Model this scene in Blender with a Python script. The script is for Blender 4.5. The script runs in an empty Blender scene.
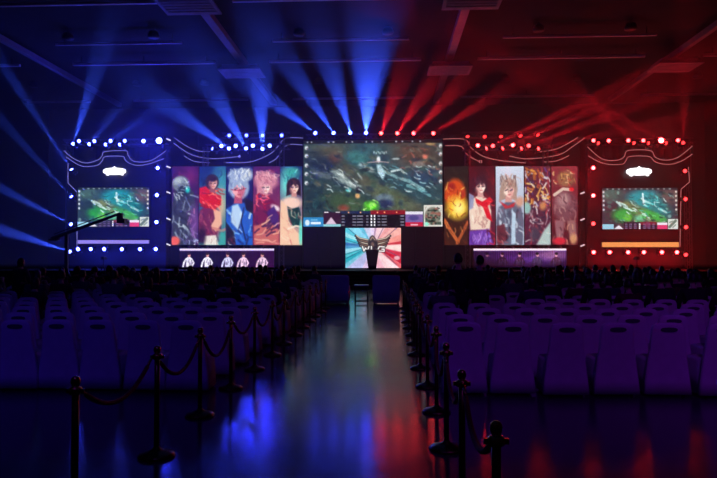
import bpy, bmesh, math, random
import numpy as np
from mathutils import Vector, Matrix, Quaternion

random.seed(7)
sc = bpy.context.scene
COL = sc.collection
R = math.radians

# ------------------------------------------------------------------ camera
F = 620.0                      # focal length in pixels of the 717x478 frame
CAM = Vector((0.0, 0.0, 1.8))
YAW, PITCH = math.atan(29.5 / F), math.atan(16.0 / F)
cam_data = bpy.data.cameras.new('camera')
cam_data.sensor_width = 36.0
cam_data.lens = F / 717.0 * 36.0
cam_data.clip_end = 300
cam = bpy.data.objects.new('camera', cam_data)
cam.location = CAM
cam.rotation_euler = (R(90) + PITCH, 0, YAW)
COL.objects.link(cam)
sc.camera = cam
CM = cam.rotation_euler.to_matrix()

def at(px, py, Y):
    """world point seen at a photo pixel, at hall depth Y"""
    d = CM @ Vector((px - 358.5, 239.0 - py, -F))
    return CAM + d * ((Y - CAM.y) / d.y)

# ------------------------------------------------------------------ world, colour management
w = bpy.data.worlds.new('hall_dark'); sc.world = w; w.use_nodes = True
w.node_tree.nodes['Background'].inputs[0].default_value = (0.02, 0.01, 0.10, 1)
w.node_tree.nodes['Background'].inputs[1].default_value = 0.02
sc.view_settings.view_transform = 'Standard'
sc.view_settings.look = 'None'
sc.view_settings.gamma = 1.0
sc.view_settings.exposure = 0.0
sc.view_settings.use_curve_mapping = False

BLUE = (0.035, 0.085, 1.0)
WASHBLUE = (0.022, 0.03, 1.0)
RED = (1.0, 0.012, 0.025)
VIOLET = (0.22, 0.02, 1.0)
K_BEAM = 20.0
K_WASH = 1.4
HAZE = 0.021

def lamp(name, kind, loc, energy, color, parent=None, target=None, angle=10, blend=0.6, radius=0.06):
    L = bpy.data.lights.new(name, kind)
    L.energy = energy; L.color = color; L.shadow_soft_size = radius
    if kind == 'SPOT':
        L.spot_size = R(angle); L.spot_blend = blend
    o = bpy.data.objects.new(name, L); COL.objects.link(o)
    o.location = loc
    if target is not None:
        o.rotation_mode = 'QUATERNION'
        o.rotation_quaternion = (Vector(target) - Vector(loc)).to_track_quat('-Z', 'Y')
    if parent is not None:
        o.parent = parent; o.location = Vector(loc) - parent.location
    return o

# ------------------------------------------------------------------ materials
MATS = {}
def mat(name, col, rough=0.6, metal=0.0, var=0.0, scale=12.0, bump=0.0, spec=0.5, coat=0.0):
    if name in MATS: return MATS[name]
    m = bpy.data.materials.new(name); m.use_nodes = True
    nt = m.node_tree; b = nt.nodes['Principled BSDF']
    b.inputs['Base Color'].default_value = (*col, 1)
    b.inputs['Roughness'].default_value = rough
    b.inputs['Metallic'].default_value = metal
    b.inputs['Specular IOR Level'].default_value = spec
    b.inputs['Coat Weight'].default_value = coat
    b.inputs['Coat Roughness'].default_value = 0.08
    if var or bump:
        tc = nt.nodes.new('ShaderNodeTexCoord')
        nz = nt.nodes.new('ShaderNodeTexNoise'); nz.inputs['Scale'].default_value = scale
        nz.inputs['Detail'].default_value = 4
        nt.links.new(tc.outputs['Object'], nz.inputs['Vector'])
        if var:
            rp = nt.nodes.new('ShaderNodeValToRGB')
            rp.color_ramp.elements[0].position = .3; rp.color_ramp.elements[1].position = .7
            rp.color_ramp.elements[0].color = (*[c * (1 - var) for c in col], 1)
            rp.color_ramp.elements[1].color = (*[min(1, c * (1 + var)) for c in col], 1)
            nt.links.new(nz.outputs['Fac'], rp.inputs['Fac'])
            nt.links.new(rp.outputs['Color'], b.inputs['Base Color'])
        if bump:
            bp = nt.nodes.new('ShaderNodeBump'); bp.inputs['Strength'].default_value = bump
            bp.inputs['Distance'].default_value = 0.02
            nt.links.new(nz.outputs['Fac'], bp.inputs['Height'])
            nt.links.new(bp.outputs['Normal'], b.inputs['Normal'])
    MATS[name] = m
    return m

def emit(name, col, strength, sample=False):
    if name in MATS: return MATS[name]
    m = bpy.data.materials.new(name); m.use_nodes = True
    nt = m.node_tree; nt.nodes.clear()
    e = nt.nodes.new('ShaderNodeEmission'); o = nt.nodes.new('ShaderNodeOutputMaterial')
    e.inputs[0].default_value = (*col, 1); e.inputs[1].default_value = strength
    nt.links.new(e.outputs[0], o.inputs[0])
    m.cycles.emission_sampling = 'AUTO' if sample else 'NONE'
    MATS[name] = m
    return m

def screen_mat():
    if 'screen' in MATS: return MATS['screen']
    m = bpy.data.materials.new('led_picture'); m.use_nodes = True
    nt = m.node_tree; nt.nodes.clear()
    a = nt.nodes.new('ShaderNodeAttribute'); a.attribute_name = 'picture'
    e = nt.nodes.new('ShaderNodeEmission'); o = nt.nodes.new('ShaderNodeOutputMaterial')
    nt.links.new(a.outputs['Color'], e.inputs[0]); e.inputs[1].default_value = 1.0
    nt.links.new(e.outputs[0], o.inputs[0])
    m.cycles.emission_sampling = 'NONE'
    MATS['screen'] = m
    return m

# ------------------------------------------------------------------ mesh helpers
class MB:
    def __init__(s): s.v = []; s.f = []
    def add(s, vs, fs):
        n = len(s.v); s.v += [tuple(p) for p in vs]; s.f += [tuple(i + n for i in f) for f in fs]; return s
    def box(s, x0, x1, y0, y1, z0, z1, M=None):
        vs = [Vector(p) for p in ((x0,y0,z0),(x1,y0,z0),(x1,y1,z0),(x0,y1,z0),(x0,y0,z1),(x1,y0,z1),(x1,y1,z1),(x0,y1,z1))]
        if M: vs = [M @ p for p in vs]
        return s.add(vs, [(0,3,2,1),(4,5,6,7),(0,1,5,4),(1,2,6,5),(2,3,7,6),(3,0,4,7)])
    def loft(s, rings, cap0=True, cap1=True):
        n = len(rings[0]); fs = []; vs = [p for r in rings for p in r]
        for i in range(len(rings) - 1):
            for j in range(n):
                k = (j + 1) % n
                fs.append((i*n+j, i*n+k, (i+1)*n+k, (i+1)*n+j))
        if cap0: fs.append(tuple(range(n - 1, -1, -1)))
        if cap1: fs.append(tuple(range((len(rings)-1)*n, len(rings)*n)))
        return s.add(vs, fs)
    def tube(s, pts, r, seg=6):
        pts = [Vector(p) for p in pts]; rings = []
        rr = r if isinstance(r, (list, tuple)) else [r] * len(pts)
        up = None
        for i, p in enumerate(pts):
            t = (pts[min(i+1, len(pts)-1)] - pts[max(i-1, 0)]).normalized()
            if up is None:
                up = Vector((0,0,1)) if abs(t.z) < .9 else Vector((0,1,0))
            u = (up - t * up.dot(t)).normalized(); v = t.cross(u); up = u
            rings.append([p + (u*math.cos(a) + v*math.sin(a)) * rr[i] for a in [2*math.pi*k/seg for k in range(seg)]])
        return s.loft(rings)
    def lathe(s, prof, seg=14, c=(0,0,0)):
        c = Vector(c)
        rings = [[c + Vector((r*math.cos(2*math.pi*k/seg), r*math.sin(2*math.pi*k/seg), z)) for k in range(seg)] for r, z in prof]
        return s.loft(rings)
    def prism(s, poly, y0, y1):
        """poly: (x, z) outline, extruded along y"""
        return s.loft([[Vector((x, y0, z)) for x, z in poly], [Vector((x, y1, z)) for x, z in poly]])
    def mesh(s, name, smooth=False, bevel=0):
        me = bpy.data.meshes.new(name); me.from_pydata(s.v, [], s.f)
        bm = bmesh.new(); bm.from_mesh(me)
        bmesh.ops.recalc_face_normals(bm, faces=bm.faces)
        if bevel:
            bmesh.ops.bevel(bm, geom=list(bm.edges), offset=bevel, segments=2, affect='EDGES', profile=.5)
        bm.to_mesh(me); bm.free()
        if smooth: me.polygons.foreach_set('use_smooth', [True] * len(me.polygons))
        me.update()
        return me
    def build(s, name, m, parent=None, smooth=False, bevel=0):
        return link(name, s.mesh(name, smooth, bevel), m, parent)

def link(name, me, m, parent=None):
    o = bpy.data.objects.new(name, me)
    if m is not None and not me.materials: me.materials.append(m)
    COL.objects.link(o)
    if parent is not None: o.parent = parent
    return o

def thing(name, label, cat, loc=(0,0,0), rotz=0, group=None):
    o = bpy.data.objects.new(name, None); COL.objects.link(o)
    o.empty_display_size = .1
    o.location = loc; o.rotation_euler = (0, 0, rotz)
    return tag(o, label, cat, group)

def tag(o, label, cat, group=None):
    o['label'] = label; o['category'] = cat
    if group: o['group'] = group
    return o

def struct(o): o['kind'] = 'structure'; return o

def dup(root, loc, rotz, label, group=None, name=None):
    r = root.copy(); COL.objects.link(r)
    if name: r.name = name
    r.location = loc; r.rotation_euler = (0, 0, rotz); r['label'] = label
    if group: r['group'] = group
    for ch in KIDS[root.name]:
        c = ch.copy(); COL.objects.link(c); c.parent = r
        for g in KIDS.get(ch.name, ()):
            d = g.copy(); COL.objects.link(d); d.parent = c
    return r
KIDS = {}
def remember(root):
    KIDS[root.name] = [o for o in COL.objects if o.parent == root]
    for ch in KIDS[root.name]:
        k = [o for o in COL.objects if o.parent == ch]
        if k: KIDS[ch.name] = k
    return root

ORD = ('first second third fourth fifth sixth seventh eighth ninth tenth eleventh twelfth thirteenth fourteenth fifteenth '
       'sixteenth seventeenth eighteenth nineteenth twentieth').split() + ['twenty-' + x for x in 'first second third fourth fifth'.split()]

def sup(cx, cy, rx, ry, n=16, e=3.0):
    """rounded-rectangle ring outline (superellipse)"""
    out = []
    for k in range(n):
        a = 2*math.pi*(k+.5)/n; c, s_ = math.cos(a), math.sin(a)
        out.append((cx + rx*math.copysign(abs(c)**(2/e), c), cy + ry*math.copysign(abs(s_)**(2/e), s_)))
    return out

# ------------------------------------------------------------------ common materials
BLACK = mat('black_painted_steel', (.012, .012, .014), .45, .3)
STEEL = mat('grey_truss_aluminium', (.30, .30, .33), .35, .8)
BRASS = mat('brass', (.55, .36, .10), .22, 1.0)
VELVET = mat('red_velvet_rope', (.16, .008, .012), .8, 0, .3, 60)
COVER = mat('white_chair_cover', (.62, .60, .64), .75, 0, .06, 7, .15)
SLOT = mat('dark_chair_slot', (.07, .07, .08), .7)
PANEL = mat('dark_stage_panel', (.030, .028, .036), .5, 0, .2, 3)

# ------------------------------------------------------------------ the hall
X0, X1, Y0, Y1, H = -27.0, 24.0, -6.0, 48.0, 13.4
fl = MB().box(X0, X1, Y0, Y1, -.2, 0).build('floor', None)
FM = bpy.data.materials.new('dark_polished_floor'); FM.use_nodes = True
nt = FM.node_tree; b = nt.nodes['Principled BSDF']
b.inputs['Base Color'].default_value = (.035, .035, .045, 1)
b.inputs['Roughness'].default_value = .17
b.inputs['Specular IOR Level'].default_value = .9
tc = nt.nodes.new('ShaderNodeTexCoord'); nz = nt.nodes.new('ShaderNodeTexNoise')
nz.inputs['Scale'].default_value = .8; nz.inputs['Detail'].default_value = 5
mr = nt.nodes.new('ShaderNodeMapRange'); mr.inputs[1].default_value = .3; mr.inputs[2].default_value = .7
mr.inputs[3].default_value = .14; mr.inputs[4].default_value = .20
nt.links.new(tc.outputs['Object'], nz.inputs['Vector']); nt.links.new(nz.outputs['Fac'], mr.inputs[0])
nt.links.new(mr.outputs[0], b.inputs['Roughness'])
fl.data.materials.append(FM); struct(fl)
WALL = mat('dark_hall_wall', (.02, .02, .024), .85, 0, .2, 1.5)
CEIL = mat('dark_hall_ceiling', (.010, .010, .012), .9, 0, .2, 1.5)
struct(MB().box(X0, X1, Y0, Y1, H, H + .2).build('ceiling', CEIL))
struct(MB().box(X0 - .2, X0, Y0, Y1, 0, H).build('wall_left', WALL))
struct(MB().box(X1, X1 + .2, Y0, Y1, 0, H).build('wall_right', WALL))
struct(MB().box(X0, X1, Y1, Y1 + .2, 0, H).build('wall_back', WALL))
struct(MB().box(X0, X1, Y0 - .2, Y0, 0, H).build('wall_rear', WALL))

# ceiling: ducts running towards the stage, cross rails, boxes where they meet
DUCT = mat('grey_duct_paint', (.26, .25, .29), .6, 0, .1, 3)
RAIL = mat('white_rail_paint', (.75, .72, .78), .5)
DX = (-20.0, -8.4, 3.5, 16.0)
dw = ('far left', 'inner left', 'inner right', 'far right')
for x, wd in zip(DX, dw):
    t = thing('ceiling_duct', f'{wd} grey duct running along the dark ceiling towards the stage', 'duct', (x, 0, 13.0), 0, 'ceiling ducts')
    for k in range(12):
        y = 2 + k * 3.6
        hw = .2 if abs(x) < 10 else .13
        MB().box(-hw, hw, y, y + 3.56, -.15, .15).build('duct_section', DUCT, t)
    for k in range(6):
        y = 3.8 + k * 7.2
        MB().box(-.02, .02, y - .02, y + .02, .15, .4).build('hanger', BLACK, t)
for k, y in enumerate((26.6, 35.2, 43.8)):
    for j in range(-1, 4):
        xa = (DX[j] if j >= 0 else X0) + (1.6 if j >= 0 else .6)
        xb = (DX[j+1] if j < 3 else X1) - (1.6 if j < 3 else .6)
        t = thing('ceiling_rail', f'pale thin rail across the ceiling, {ORD[j+1]} from left in the {("nearest", "middle", "farthest")[k]} line', 'rail', (0, y, 12.95), 0, 'ceiling cross rails')
        MB().box(xa, xb, -.07, .07, -.07, .07).build('rail_bar', RAIL, t)
        for x in (xa + .5, (xa + xb)/2, xb - .5):
            MB().box(x - .02, x + .02, -.02, .02, .06, .45).build('hanger', BLACK, t)
# a thinner fourth line of rails between them
for j in range(3):
    xa, xb = DX[j] + 2.4, DX[j+1] - 2.4
    t = thing('ceiling_rail', f'thin short rail near the ceiling top edge, {ORD[j]} from left', 'rail', (0, 31.8, 12.95), 0, 'short ceiling rails')
    MB().box(xa, xb, -.05, .05, -.05, .05).build('rail_bar', RAIL, t)
    for x in (xa + .5, xb - .5): MB().box(x - .02, x + .02, -.02, .02, .03, .45).build('hanger', BLACK, t)
for k, y in enumerate((25.5, 35.2)):
    for x, wd in zip(DX[1:] if k else DX[1:3], dw[1:] if k else dw[1:3]):
        t = thing('ceiling_vent', f'grey box vent under the {wd} ceiling duct, {("nearer", "farther")[k]} one', 'vent', (x, y, 12.6), 0, 'ceiling box vents')
        rings = []
        for z, a, c in ((0, 1.0, .75), (-.12, 1.0, .75), (-.28, 1.2, .9), (-.34, 1.2, .9)):
            rings.append([Vector((sx*a, sy*c, z)) for sx, sy in ((-1,-1),(1,-1),(1,1),(-1,1))])
        MB().loft(rings).build('housing', DUCT, t)
        for q in range(5): MB().box(-1.05, 1.05, -.62 + q*.28, -.50 + q*.28, -.37, -.34).build('slat', DUCT, t)
        MB().box(-.15, .15, -.15, .15, 0, .25).build('neck', DUCT, t)
# unlit downlights in the ceiling bays
k = 0
for y in (31.0, 39.8):
    for x in (-23.5, -16.5, -12, -4.5, 0, 7.5, 12, 19.5):
        k += 1
        row = 'nearer' if y < 35 else 'farther'
        t = thing('ceiling_downlight', f'unlit round downlight, {ORD[(k-1) % 8]} from left in the {row} ceiling bay', 'downlight', (x, y, H - .45), 0, 'unlit ceiling downlights')
        MB().lathe([(.28, 0), (.30, .1), (.22, .3), (.05, .34)], 12).build('shade', PANEL, t, True)
        MB().box(-.02, .02, -.02, .02, .33, .45).build('stem', BLACK, t)

# ------------------------------------------------------------------ stage structure
SD = 40.0
DECK = .92
stage = thing('stage_platform', 'long dark stage platform below the screens', 'stage', (0, 0, 0))
MB().box(-23.5, 21.5, 34.0, 46.0, 0, DECK - .08).build('platform_body', PANEL, stage)
for i in range(15):
    xa = -23.6 + i * 3.013
    MB().box(xa, xa + 2.99, 33.95, 46.0, DECK - .08, DECK).build('deck_board', mat('stage_deck', (.012, .012, .015), .75, 0, .2, 4, 0, .15), stage)
st = thing('stage_steps', 'dark steps leading up to the stage centre', 'steps', (-1.0, 33.95, 0))
for k in range(4):
    MB().box(-1.6, 1.6, -1.2 + .3*k, 0, .18*k, .18*(k+1) - .02).build('riser', PANEL, st)
    MB().box(-1.63, 1.63, -1.22 + .3*k, -.9 + .3*k, .18*(k+1) - .02, .18*(k+1)).build('tread', BLACK, st)

# backdrop curtain behind everything on stage
bd = thing('stage_backdrop', 'black pleated backdrop curtain behind the stage screens', 'curtain', (0, 43.5, DECK))
for i in range(22):
    xa = -23 + i * 2.0
    pts = [(xa + 2.0*j/12, .10*math.sin(j/12*2*math.pi*3)) for j in range(13)]
    m_ = MB(); vs = []; 
    for z in (0, 8.6):
        vs += [Vector((x, y, z)) for x, y in pts] 
    vs += [Vector((x, y + .05, z)) for z in (0, 8.6) for x, y in pts]
    fs = [(j, j+1, 14+j, 13+j) for j in range(12)] + [(26+j+1, 26+j, 39+j, 40+j) for j in range(12)]
    fs += [(0, 13, 39, 26), (12, 38, 51, 25)]
    m_.add(vs, fs).build('curtain_panel', mat('black_curtain', (.014, .014, .017), .9), bd, True)
MB().tube([(-23.2, .03, 8.62), (21.2, .03, 8.62)], .05).build('curtain_rail', BLACK, bd)
for x in (-23.1, -12, -1, 10, 21.1): MB().box(x - .05, x + .05, .1, .2, 0, 8.62).build('upright', BLACK, bd)

# ------------------------------------------------------------------ pictures shown on the LED screens
def s2l(c): 
    c = np.asarray(c, float) / 255.0
    return np.where(c <= .04045, c/12.92, ((c + .055)/1.055)**2.4)

class Canvas:
    """paints a flat picture; coordinates are picture units (x right, y down)"""
    def __init__(s, x0, y0, x1, y1, res=2.0, bg=(0,0,0)):
        s.b = (x0, y0, x1, y1)
        s.nx, s.ny = int((x1-x0)*res) + 1, int((y1-y0)*res) + 1
        s.X, s.Y = np.meshgrid(np.linspace(x0, x1, s.nx), np.linspace(y0, y1, s.ny))
        s.C = np.zeros((s.ny, s.nx, 3)) + np.array(bg, float)
    def mix(s, a, col):
        a = np.clip(a, 0, 1)[..., None]; s.C = s.C*(1-a) + np.array(col, float)*a
    def rect(s, x0, y0, x1, y1, col, a=1.0): s.mix(((s.X >= x0) & (s.X <= x1) & (s.Y >= y0) & (s.Y <= y1))*a, col)
    def ell(s, cx, cy, rx, ry, col, a=1.0, rot=0, soft=.25):
        c, n = math.cos(R(rot)), math.sin(R(rot)); dx, dy = s.X-cx, s.Y-cy
        d = np.sqrt(((dx*c + dy*n)/rx)**2 + ((-dx*n + dy*c)/ry)**2)
        s.mix(a*np.clip((1 + soft - d)/(2*soft), 0, 1), col)
    def poly(s, pts, col, a=1.0, soft=.5):
        inside = np.zeros(s.X.shape, bool); dist = np.full(s.X.shape, 1e9)
        n = len(pts)
        for i in range(n):
            (xa, ya), (xb, yb) = pts[i], pts[(i+1) % n]
            cond = ((ya > s.Y) != (yb > s.Y))
            xi = (xb-xa)*(s.Y-ya)/((yb-ya) if yb != ya else 1e-9) + xa
            inside ^= cond & (s.X < xi)
            L2 = (xb-xa)**2 + (yb-ya)**2 + 1e-9
            t = np.clip(((s.X-xa)*(xb-xa) + (s.Y-ya)*(yb-ya))/L2, 0, 1)
            dist = np.minimum(dist, np.hypot(s.X-xa-t*(xb-xa), s.Y-ya-t*(yb-ya)))
        sd = np.where(inside, dist, -dist)
        s.mix(a*np.clip(.5 + sd/(2*soft), 0, 1), col)
    def line(s, pts, wd, col, a=1.0):
        dist = np.full(s.X.shape, 1e9)
        for (xa, ya), (xb, yb) in zip(pts[:-1], pts[1:]):
            L2 = (xb-xa)**2 + (yb-ya)**2 + 1e-9
            t = np.clip(((s.X-xa)*(xb-xa) + (s.Y-ya)*(yb-ya))/L2, 0, 1)
            dist = np.minimum(dist, np.hypot(s.X-xa-t*(xb-xa), s.Y-ya-t*(yb-ya)))
        s.mix(a*np.clip((wd/2 + .3 - dist)/.6, 0, 1), col)
    def noise(s, scale, seed):
        rg = np.random.RandomState(seed); g = rg.rand(64, 64)
        u, v = (s.X/scale) % 63, (s.Y/scale) % 63
        i, j = u.astype(int), v.astype(int); fu, fv = u-i, v-j
        fu, fv = fu*fu*(3-2*fu), fv*fv*(3-2*fv)
        return (g[j, i]*(1-fu) + g[j, i+1]*fu)*(1-fv) + (g[j+1, i]*(1-fu) + g[j+1, i+1]*fu)*fv
    def grain(s, amp, seed, scale=3.0):
        n = .6*s.noise(scale, seed) + .4*s.noise(scale*.45, seed+1) - .5
        s.C = np.clip(s.C*(1 + 2*amp*n[..., None]), 0, 255)
    def blotch(s, box, col, scale, seed, thr=.55, a=.8):
        x0, y0, x1, y1 = box
        n = s.noise(scale, seed)
        s.mix(a*((s.X >= x0) & (s.X <= x1) & (s.Y >= y0) & (s.Y <= y1))*np.clip((n-thr)*6, 0, 1), col)
    def build(s, name, parent, corner, ux, uz, gain=1.0):
        """mesh grid in local x (right) / z (up); corner = top-left"""
        nx, ny = s.nx, s.ny
        xs = corner[0] + np.linspace(0, ux, nx); zs = corner[2] - np.linspace(0, uz, ny)
        gx, gz = np.meshgrid(xs, zs)
        co = np.stack([gx, np.full_like(gx, corner[1]), gz], -1).reshape(-1, 3)
        ii = (np.arange(ny-1)[:, None]*nx + np.arange(nx-1)[None, :]).reshape(-1)
        faces = np.stack([ii, ii+nx, ii+nx+1, ii+1], -1)
        me = bpy.data.meshes.new(name)
        me.vertices.add(len(co)); me.vertices.foreach_set('co', co.ravel())
        me.loops.add(faces.size); me.loops.foreach_set('vertex_index', faces.ravel())
        me.polygons.add(len(faces)); me.polygons.foreach_set('loop_start', np.arange(len(faces))*4)
        me.polygons.foreach_set('loop_total', np.full(len(faces), 4)); me.update(calc_edges=True)
        at_ = me.attributes.new('picture', 'FLOAT_COLOR', 'POINT')
        rgba = np.ones((len(co), 4)); rgba[:, :3] = s2l(np.clip(s.C, 0, 255)).reshape(-1, 3)*gain
        at_.data.foreach_set('color', rgba.ravel())
        return link(name, me, screen_mat(), parent)

def led_screen(name, label, box, cv, Y, group=None, depth=.25, rim=.06, cat='screen', gain=1.22):
    x0, y0, x1, y1 = box
    a, b_ = at(x0, y0, Y), at(x1, y1, Y)
    t = thing(name, label, cat, (a.x, Y, b_.z), 0, group)
    W_, H_ = b_.x - a.x, a.z - b_.z
    MB().box(0, W_, .02, depth, 0, H_).build('cabinet', BLACK, t)
    fr = ((-rim, 0, -rim, H_+rim), (W_, W_+rim, -rim, H_+rim), (0, W_, -rim, 0), (0, W_, H_, H_+rim))
    for xa, xb, za, zb in fr: MB().box(xa, xb, -.02, depth, za, zb).build('bezel', BLACK, t)
    cv.build('display', t, (0, 0, H_), W_, H_, gain)
    return t

def strokes(c, box, pal, n, seed, ang, spread, ln, wd, a=.75):
    rg = random.Random(seed); x0, y0, x1, y1 = box
    for i in range(n):
        x, y, t_, l = rg.uniform(x0, x1), rg.uniform(y0, y1), R(ang + rg.uniform(-spread, spread)), rg.uniform(.5, 1)*ln
        b_ = rg.uniform(-.25, .25)*l
        c.line([(x, y), (x + l*.5*math.cos(t_) - b_*math.sin(t_), y + l*.5*math.sin(t_) + b_*math.cos(t_)), (x + l*math.cos(t_), y + l*math.sin(t_))], rg.uniform(.5, 1)*wd, rg.choice(pal), a)
# --- game picture on the main screen
c = Canvas(303.5, 140.5, 442.5, 226.5, 2.2, (44, 66, 70))
c.ell(412, 160, 30, 20, (96, 68, 56), .8, 10, .6); c.ell(330, 152, 20, 9, (88, 84, 66), .8, 0, .6)
c.ell(410, 182, 30, 14, (40, 78, 92), .8, 20, .6); c.ell(372, 158, 22, 14, (50, 92, 100), .8, 0, .5)
c.ell(322, 165, 16, 10, (28, 40, 66), .8, 20, .6); c.ell(318, 200, 14, 12, (24, 44, 56), .9, 0, .5)
c.poly([(336,168),(346,163),(425,208),(420,216),(398,214)], (98, 92, 72), .75, 4)
c.ell(346, 203, 22, 10, (66, 88, 56), .8, 12, .5); c.ell(344, 208, 5, 3, (170, 60, 50), .7, 0, .6)
c.ell(336, 158, 6, 5, (110, 60, 60), .6, 0, .7); c.ell(426, 176, 14, 8, (36, 66, 110), .6, 0, .6)
c.ell(392, 198, 22, 8, (84, 104, 76), .7, 30, .5)
for i in range(34):
    random.seed(100 + i); x, y = random.uniform(306, 440), random.uniform(147, 210)
    c.ell(x, y, random.uniform(2, 6), random.uniform(1, 3), random.choice([(22,36,48),(70,92,88),(50,80,70),(28,48,70),(90,86,74)]), .6, random.uniform(-20, 40), .4)
c.ell(357, 158, 11, 6, (60, 118, 118), .8, 20, .4)
c.poly([(330,171),(338,170),(346,176),(352,182),(362,186),(360,191),(346,186),(338,180)], (150, 166, 164), .85, 1)
c.line([(341,174),(347,181),(358,187)], 2.2, (206, 218, 214), .8); c.line([(332,176),(340,182),(346,186)], 1.2, (40, 52, 60), .8)
c.poly([(312,169),(322,172),(334,177),(330,180),(316,176)], (100, 110, 120), .7, 1.2)
c.ell(363, 166, 4, 3, (150, 172, 176), .9, 0, .4); c.ell(371, 170, 4, 2.4, (170, 180, 176), .8, 20, .4); c.ell(366, 170, 5, 2, (20, 30, 40), .7)
c.ell(379, 160, 1.8, 3.2, (236, 240, 244), .95, 0, .3); c.line([(368,163),(379,162),(389,163)], 1.2, (190, 160, 160), .8)
c.poly([(377,165),(381,165),(386,173),(384,180),(379,177)], (190, 224, 234), .9, .8)
c.line([(385,172),(398,178),(410,182),(424,190)], 3, (150, 196, 200), .75); c.line([(392,172),(401,170),(404,173)], 2, (220, 240, 240), .85)
c.line([(408,186),(420,190),(430,196)], 3, (120, 180, 184), .7); c.ell(396, 159.5, 4, 1, (200, 210, 214), .8)
for i in range(7): c.rect(374+i*2, 151.5+(i % 2), 375.2+i*2, 154+(i % 2), (200, 220, 224), .8)
c.ell(425.5, 157.5, 2.4, 2.2, (232, 128, 108), .95, 0, .5); c.ell(419, 165, 6, 3, (140, 128, 122), .8); c.ell(431, 144.5, 5, 2, (180, 140, 90), .7)
c.ell(349, 190, 2.6, 1.8, (110, 232, 236), .95, 0, .5); c.ell(358, 196, 2.4, 2.4, (226, 170, 110), .95, 0, .4); c.ell(359, 190, 3, 3, (16, 16, 30), .8)
c.ell(385, 199, 9, 5, (104, 124, 140), .85, 0, .3); c.ell(386, 204, 8, 4, (30, 40, 80), .9, 0, .4)
c.ell(372, 206, 6.5, 4.5, (96, 224, 40), .95, 0, .5); c.ell(373, 205, 3, 2, (190, 255, 120), .9, 0, .6); c.ell(366, 210, 4, 2, (60, 150, 40), .8)
strokes(c, (306, 146, 438, 208), [(20,34,46),(84,108,104),(40,72,84),(110,104,86),(26,50,66),(66,92,74),(120,136,134)], 120, 501, 28, 30, 6, 1.3, .6)
strokes(c, (326, 168, 362, 190), [(206,218,216),(120,134,138),(50,62,74)], 22, 502, 38, 22, 8, 1.2, .8); strokes(c, (380, 166, 432, 194), [(190,230,232),(100,160,170),(226,244,244),(40,70,90)], 34, 503, 25, 20, 7, 1.1, .75)
strokes(c, (306, 190, 330, 212), [(30,66,74),(14,26,40),(50,96,96)], 24, 504, 70, 60, 6, 1.4, .7); strokes(c, (400, 146, 438, 172), [(150,110,84),(70,50,50),(120,126,120),(180,90,80)], 26, 505, 20, 50, 6, 1.3, .7); strokes(c, (308, 158, 330, 178), [(90,100,120),(24,30,54),(60,76,110),(140,150,160)], 22, 506, 25, 40, 6, 1.2, .75)
strokes(c, (364, 200, 378, 211), [(150,255,90),(60,180,30),(220,255,170)], 12, 507, 20, 70, 4, 1.1, .8)
c.grain(.22, 5, 3); B_ = np.pad(c.C, ((1, 1), (1, 1), (0, 0)), 'edge'); c.C = (B_[1:-1, 1:-1]*2 + B_[:-2, 1:-1] + B_[2:, 1:-1] + B_[1:-1, :-2] + B_[1:-1, 2:])/6
c.rect(303, 140, 443, 144, (10, 12, 18), .85)
for x in (307, 311, 328, 333, 346, 352, 366, 372, 382, 396, 402, 412, 420): c.rect(x, 141.5, x+1.5, 143, (200, 205, 215), .8)
for y in (148, 156, 165.5, 174, 183):
    c.ell(306.5, y, 1.7, 2, (226, 232, 236), .95, 0, .4); c.ell(307.2, y+.8, .8, 1, (90, 70, 90), .8)
    c.ell(440.8, y-1, 1.6, 2, (228, 226, 226), .95, 0, .4); c.ell(441.2, y, .8, 1, (110, 80, 70), .8)
c.rect(341, 211, 406, 226.5, (16, 12, 24), .96); c.rect(371, 210.5, 406, 214.5, (150, 20, 34), .9); c.rect(341, 211, 371, 213.5, (30, 50, 90), .8)
c.rect(378, 215.5, 400, 226, (6, 4, 8), .7)
for yy in (216, 219, 222, 225):
    for x, l in ((342, 3), (353, 3.5), (357.5, 6), (366.5, 2.5), (378, 2.6), (382, 5), (401, 3.5)): c.rect(x, yy-.6, x+l, yy+.5, (150, 150, 170), .75)
    c.rect(371, yy-1.1, 372.6, yy+1, (245, 245, 250)); c.rect(374.2, yy-1.1, 375.6, yy+1, (235, 235, 240))
for x in (349, 361, 378, 385, 397): c.ell(x, 212.4, .8, .8, (255, 180, 120), .9)
c.rect(303, 217, 324, 226.2, (44, 134, 196)); c.ell(307.5, 222.5, 2.4, 3, (225, 240, 250), .95, 0, .2)
c.rect(311, 221.5, 321, 223.8, (235, 245, 252), .9); c.rect(311, 219, 318, 220.3, (120, 190, 230), .9); c.grain(.05, 9)
c.rect(324, 212, 341, 226.2, (52, 20, 44)); c.poly([(326,224),(331.5,217),(337,224)], (230, 205, 225), .95); c.rect(324, 224, 341, 226.4, (150, 225, 230), .9)
c.rect(324.5, 211.5, 329, 212.8, (245, 235, 245)); c.rect(336, 211.5, 340, 212.8, (200, 190, 200))
c.rect(406, 212, 423, 226.4, (120, 96, 160)); c.rect(406, 211.5, 423, 214.5, (226, 222, 236)); c.rect(406, 222, 423, 226.4, (196, 26, 60)); c.ell(414, 218, 5, 2.6, (74, 66, 130), .9); c.rect(411, 224, 418, 225.2, (240, 210, 220), .8)
c.rect(424, 205.5, 442.5, 226.5, (214, 214, 204)); c.ell(433, 216, 8, 8.6, (120, 118, 104), .9, 0, .1)
c.blotch((425.5, 207, 441.5, 225), (48, 74, 60), 2.6, 31, .5); c.blotch((425.5, 207, 441.5, 225), (160, 96, 84), 2.2, 37, .6); c.blotch((425.5, 207, 441.5, 225), (30, 30, 30), 1.8, 41, .66)
c.ell(427, 224, 2, 2, (130, 240, 210), .8)
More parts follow.
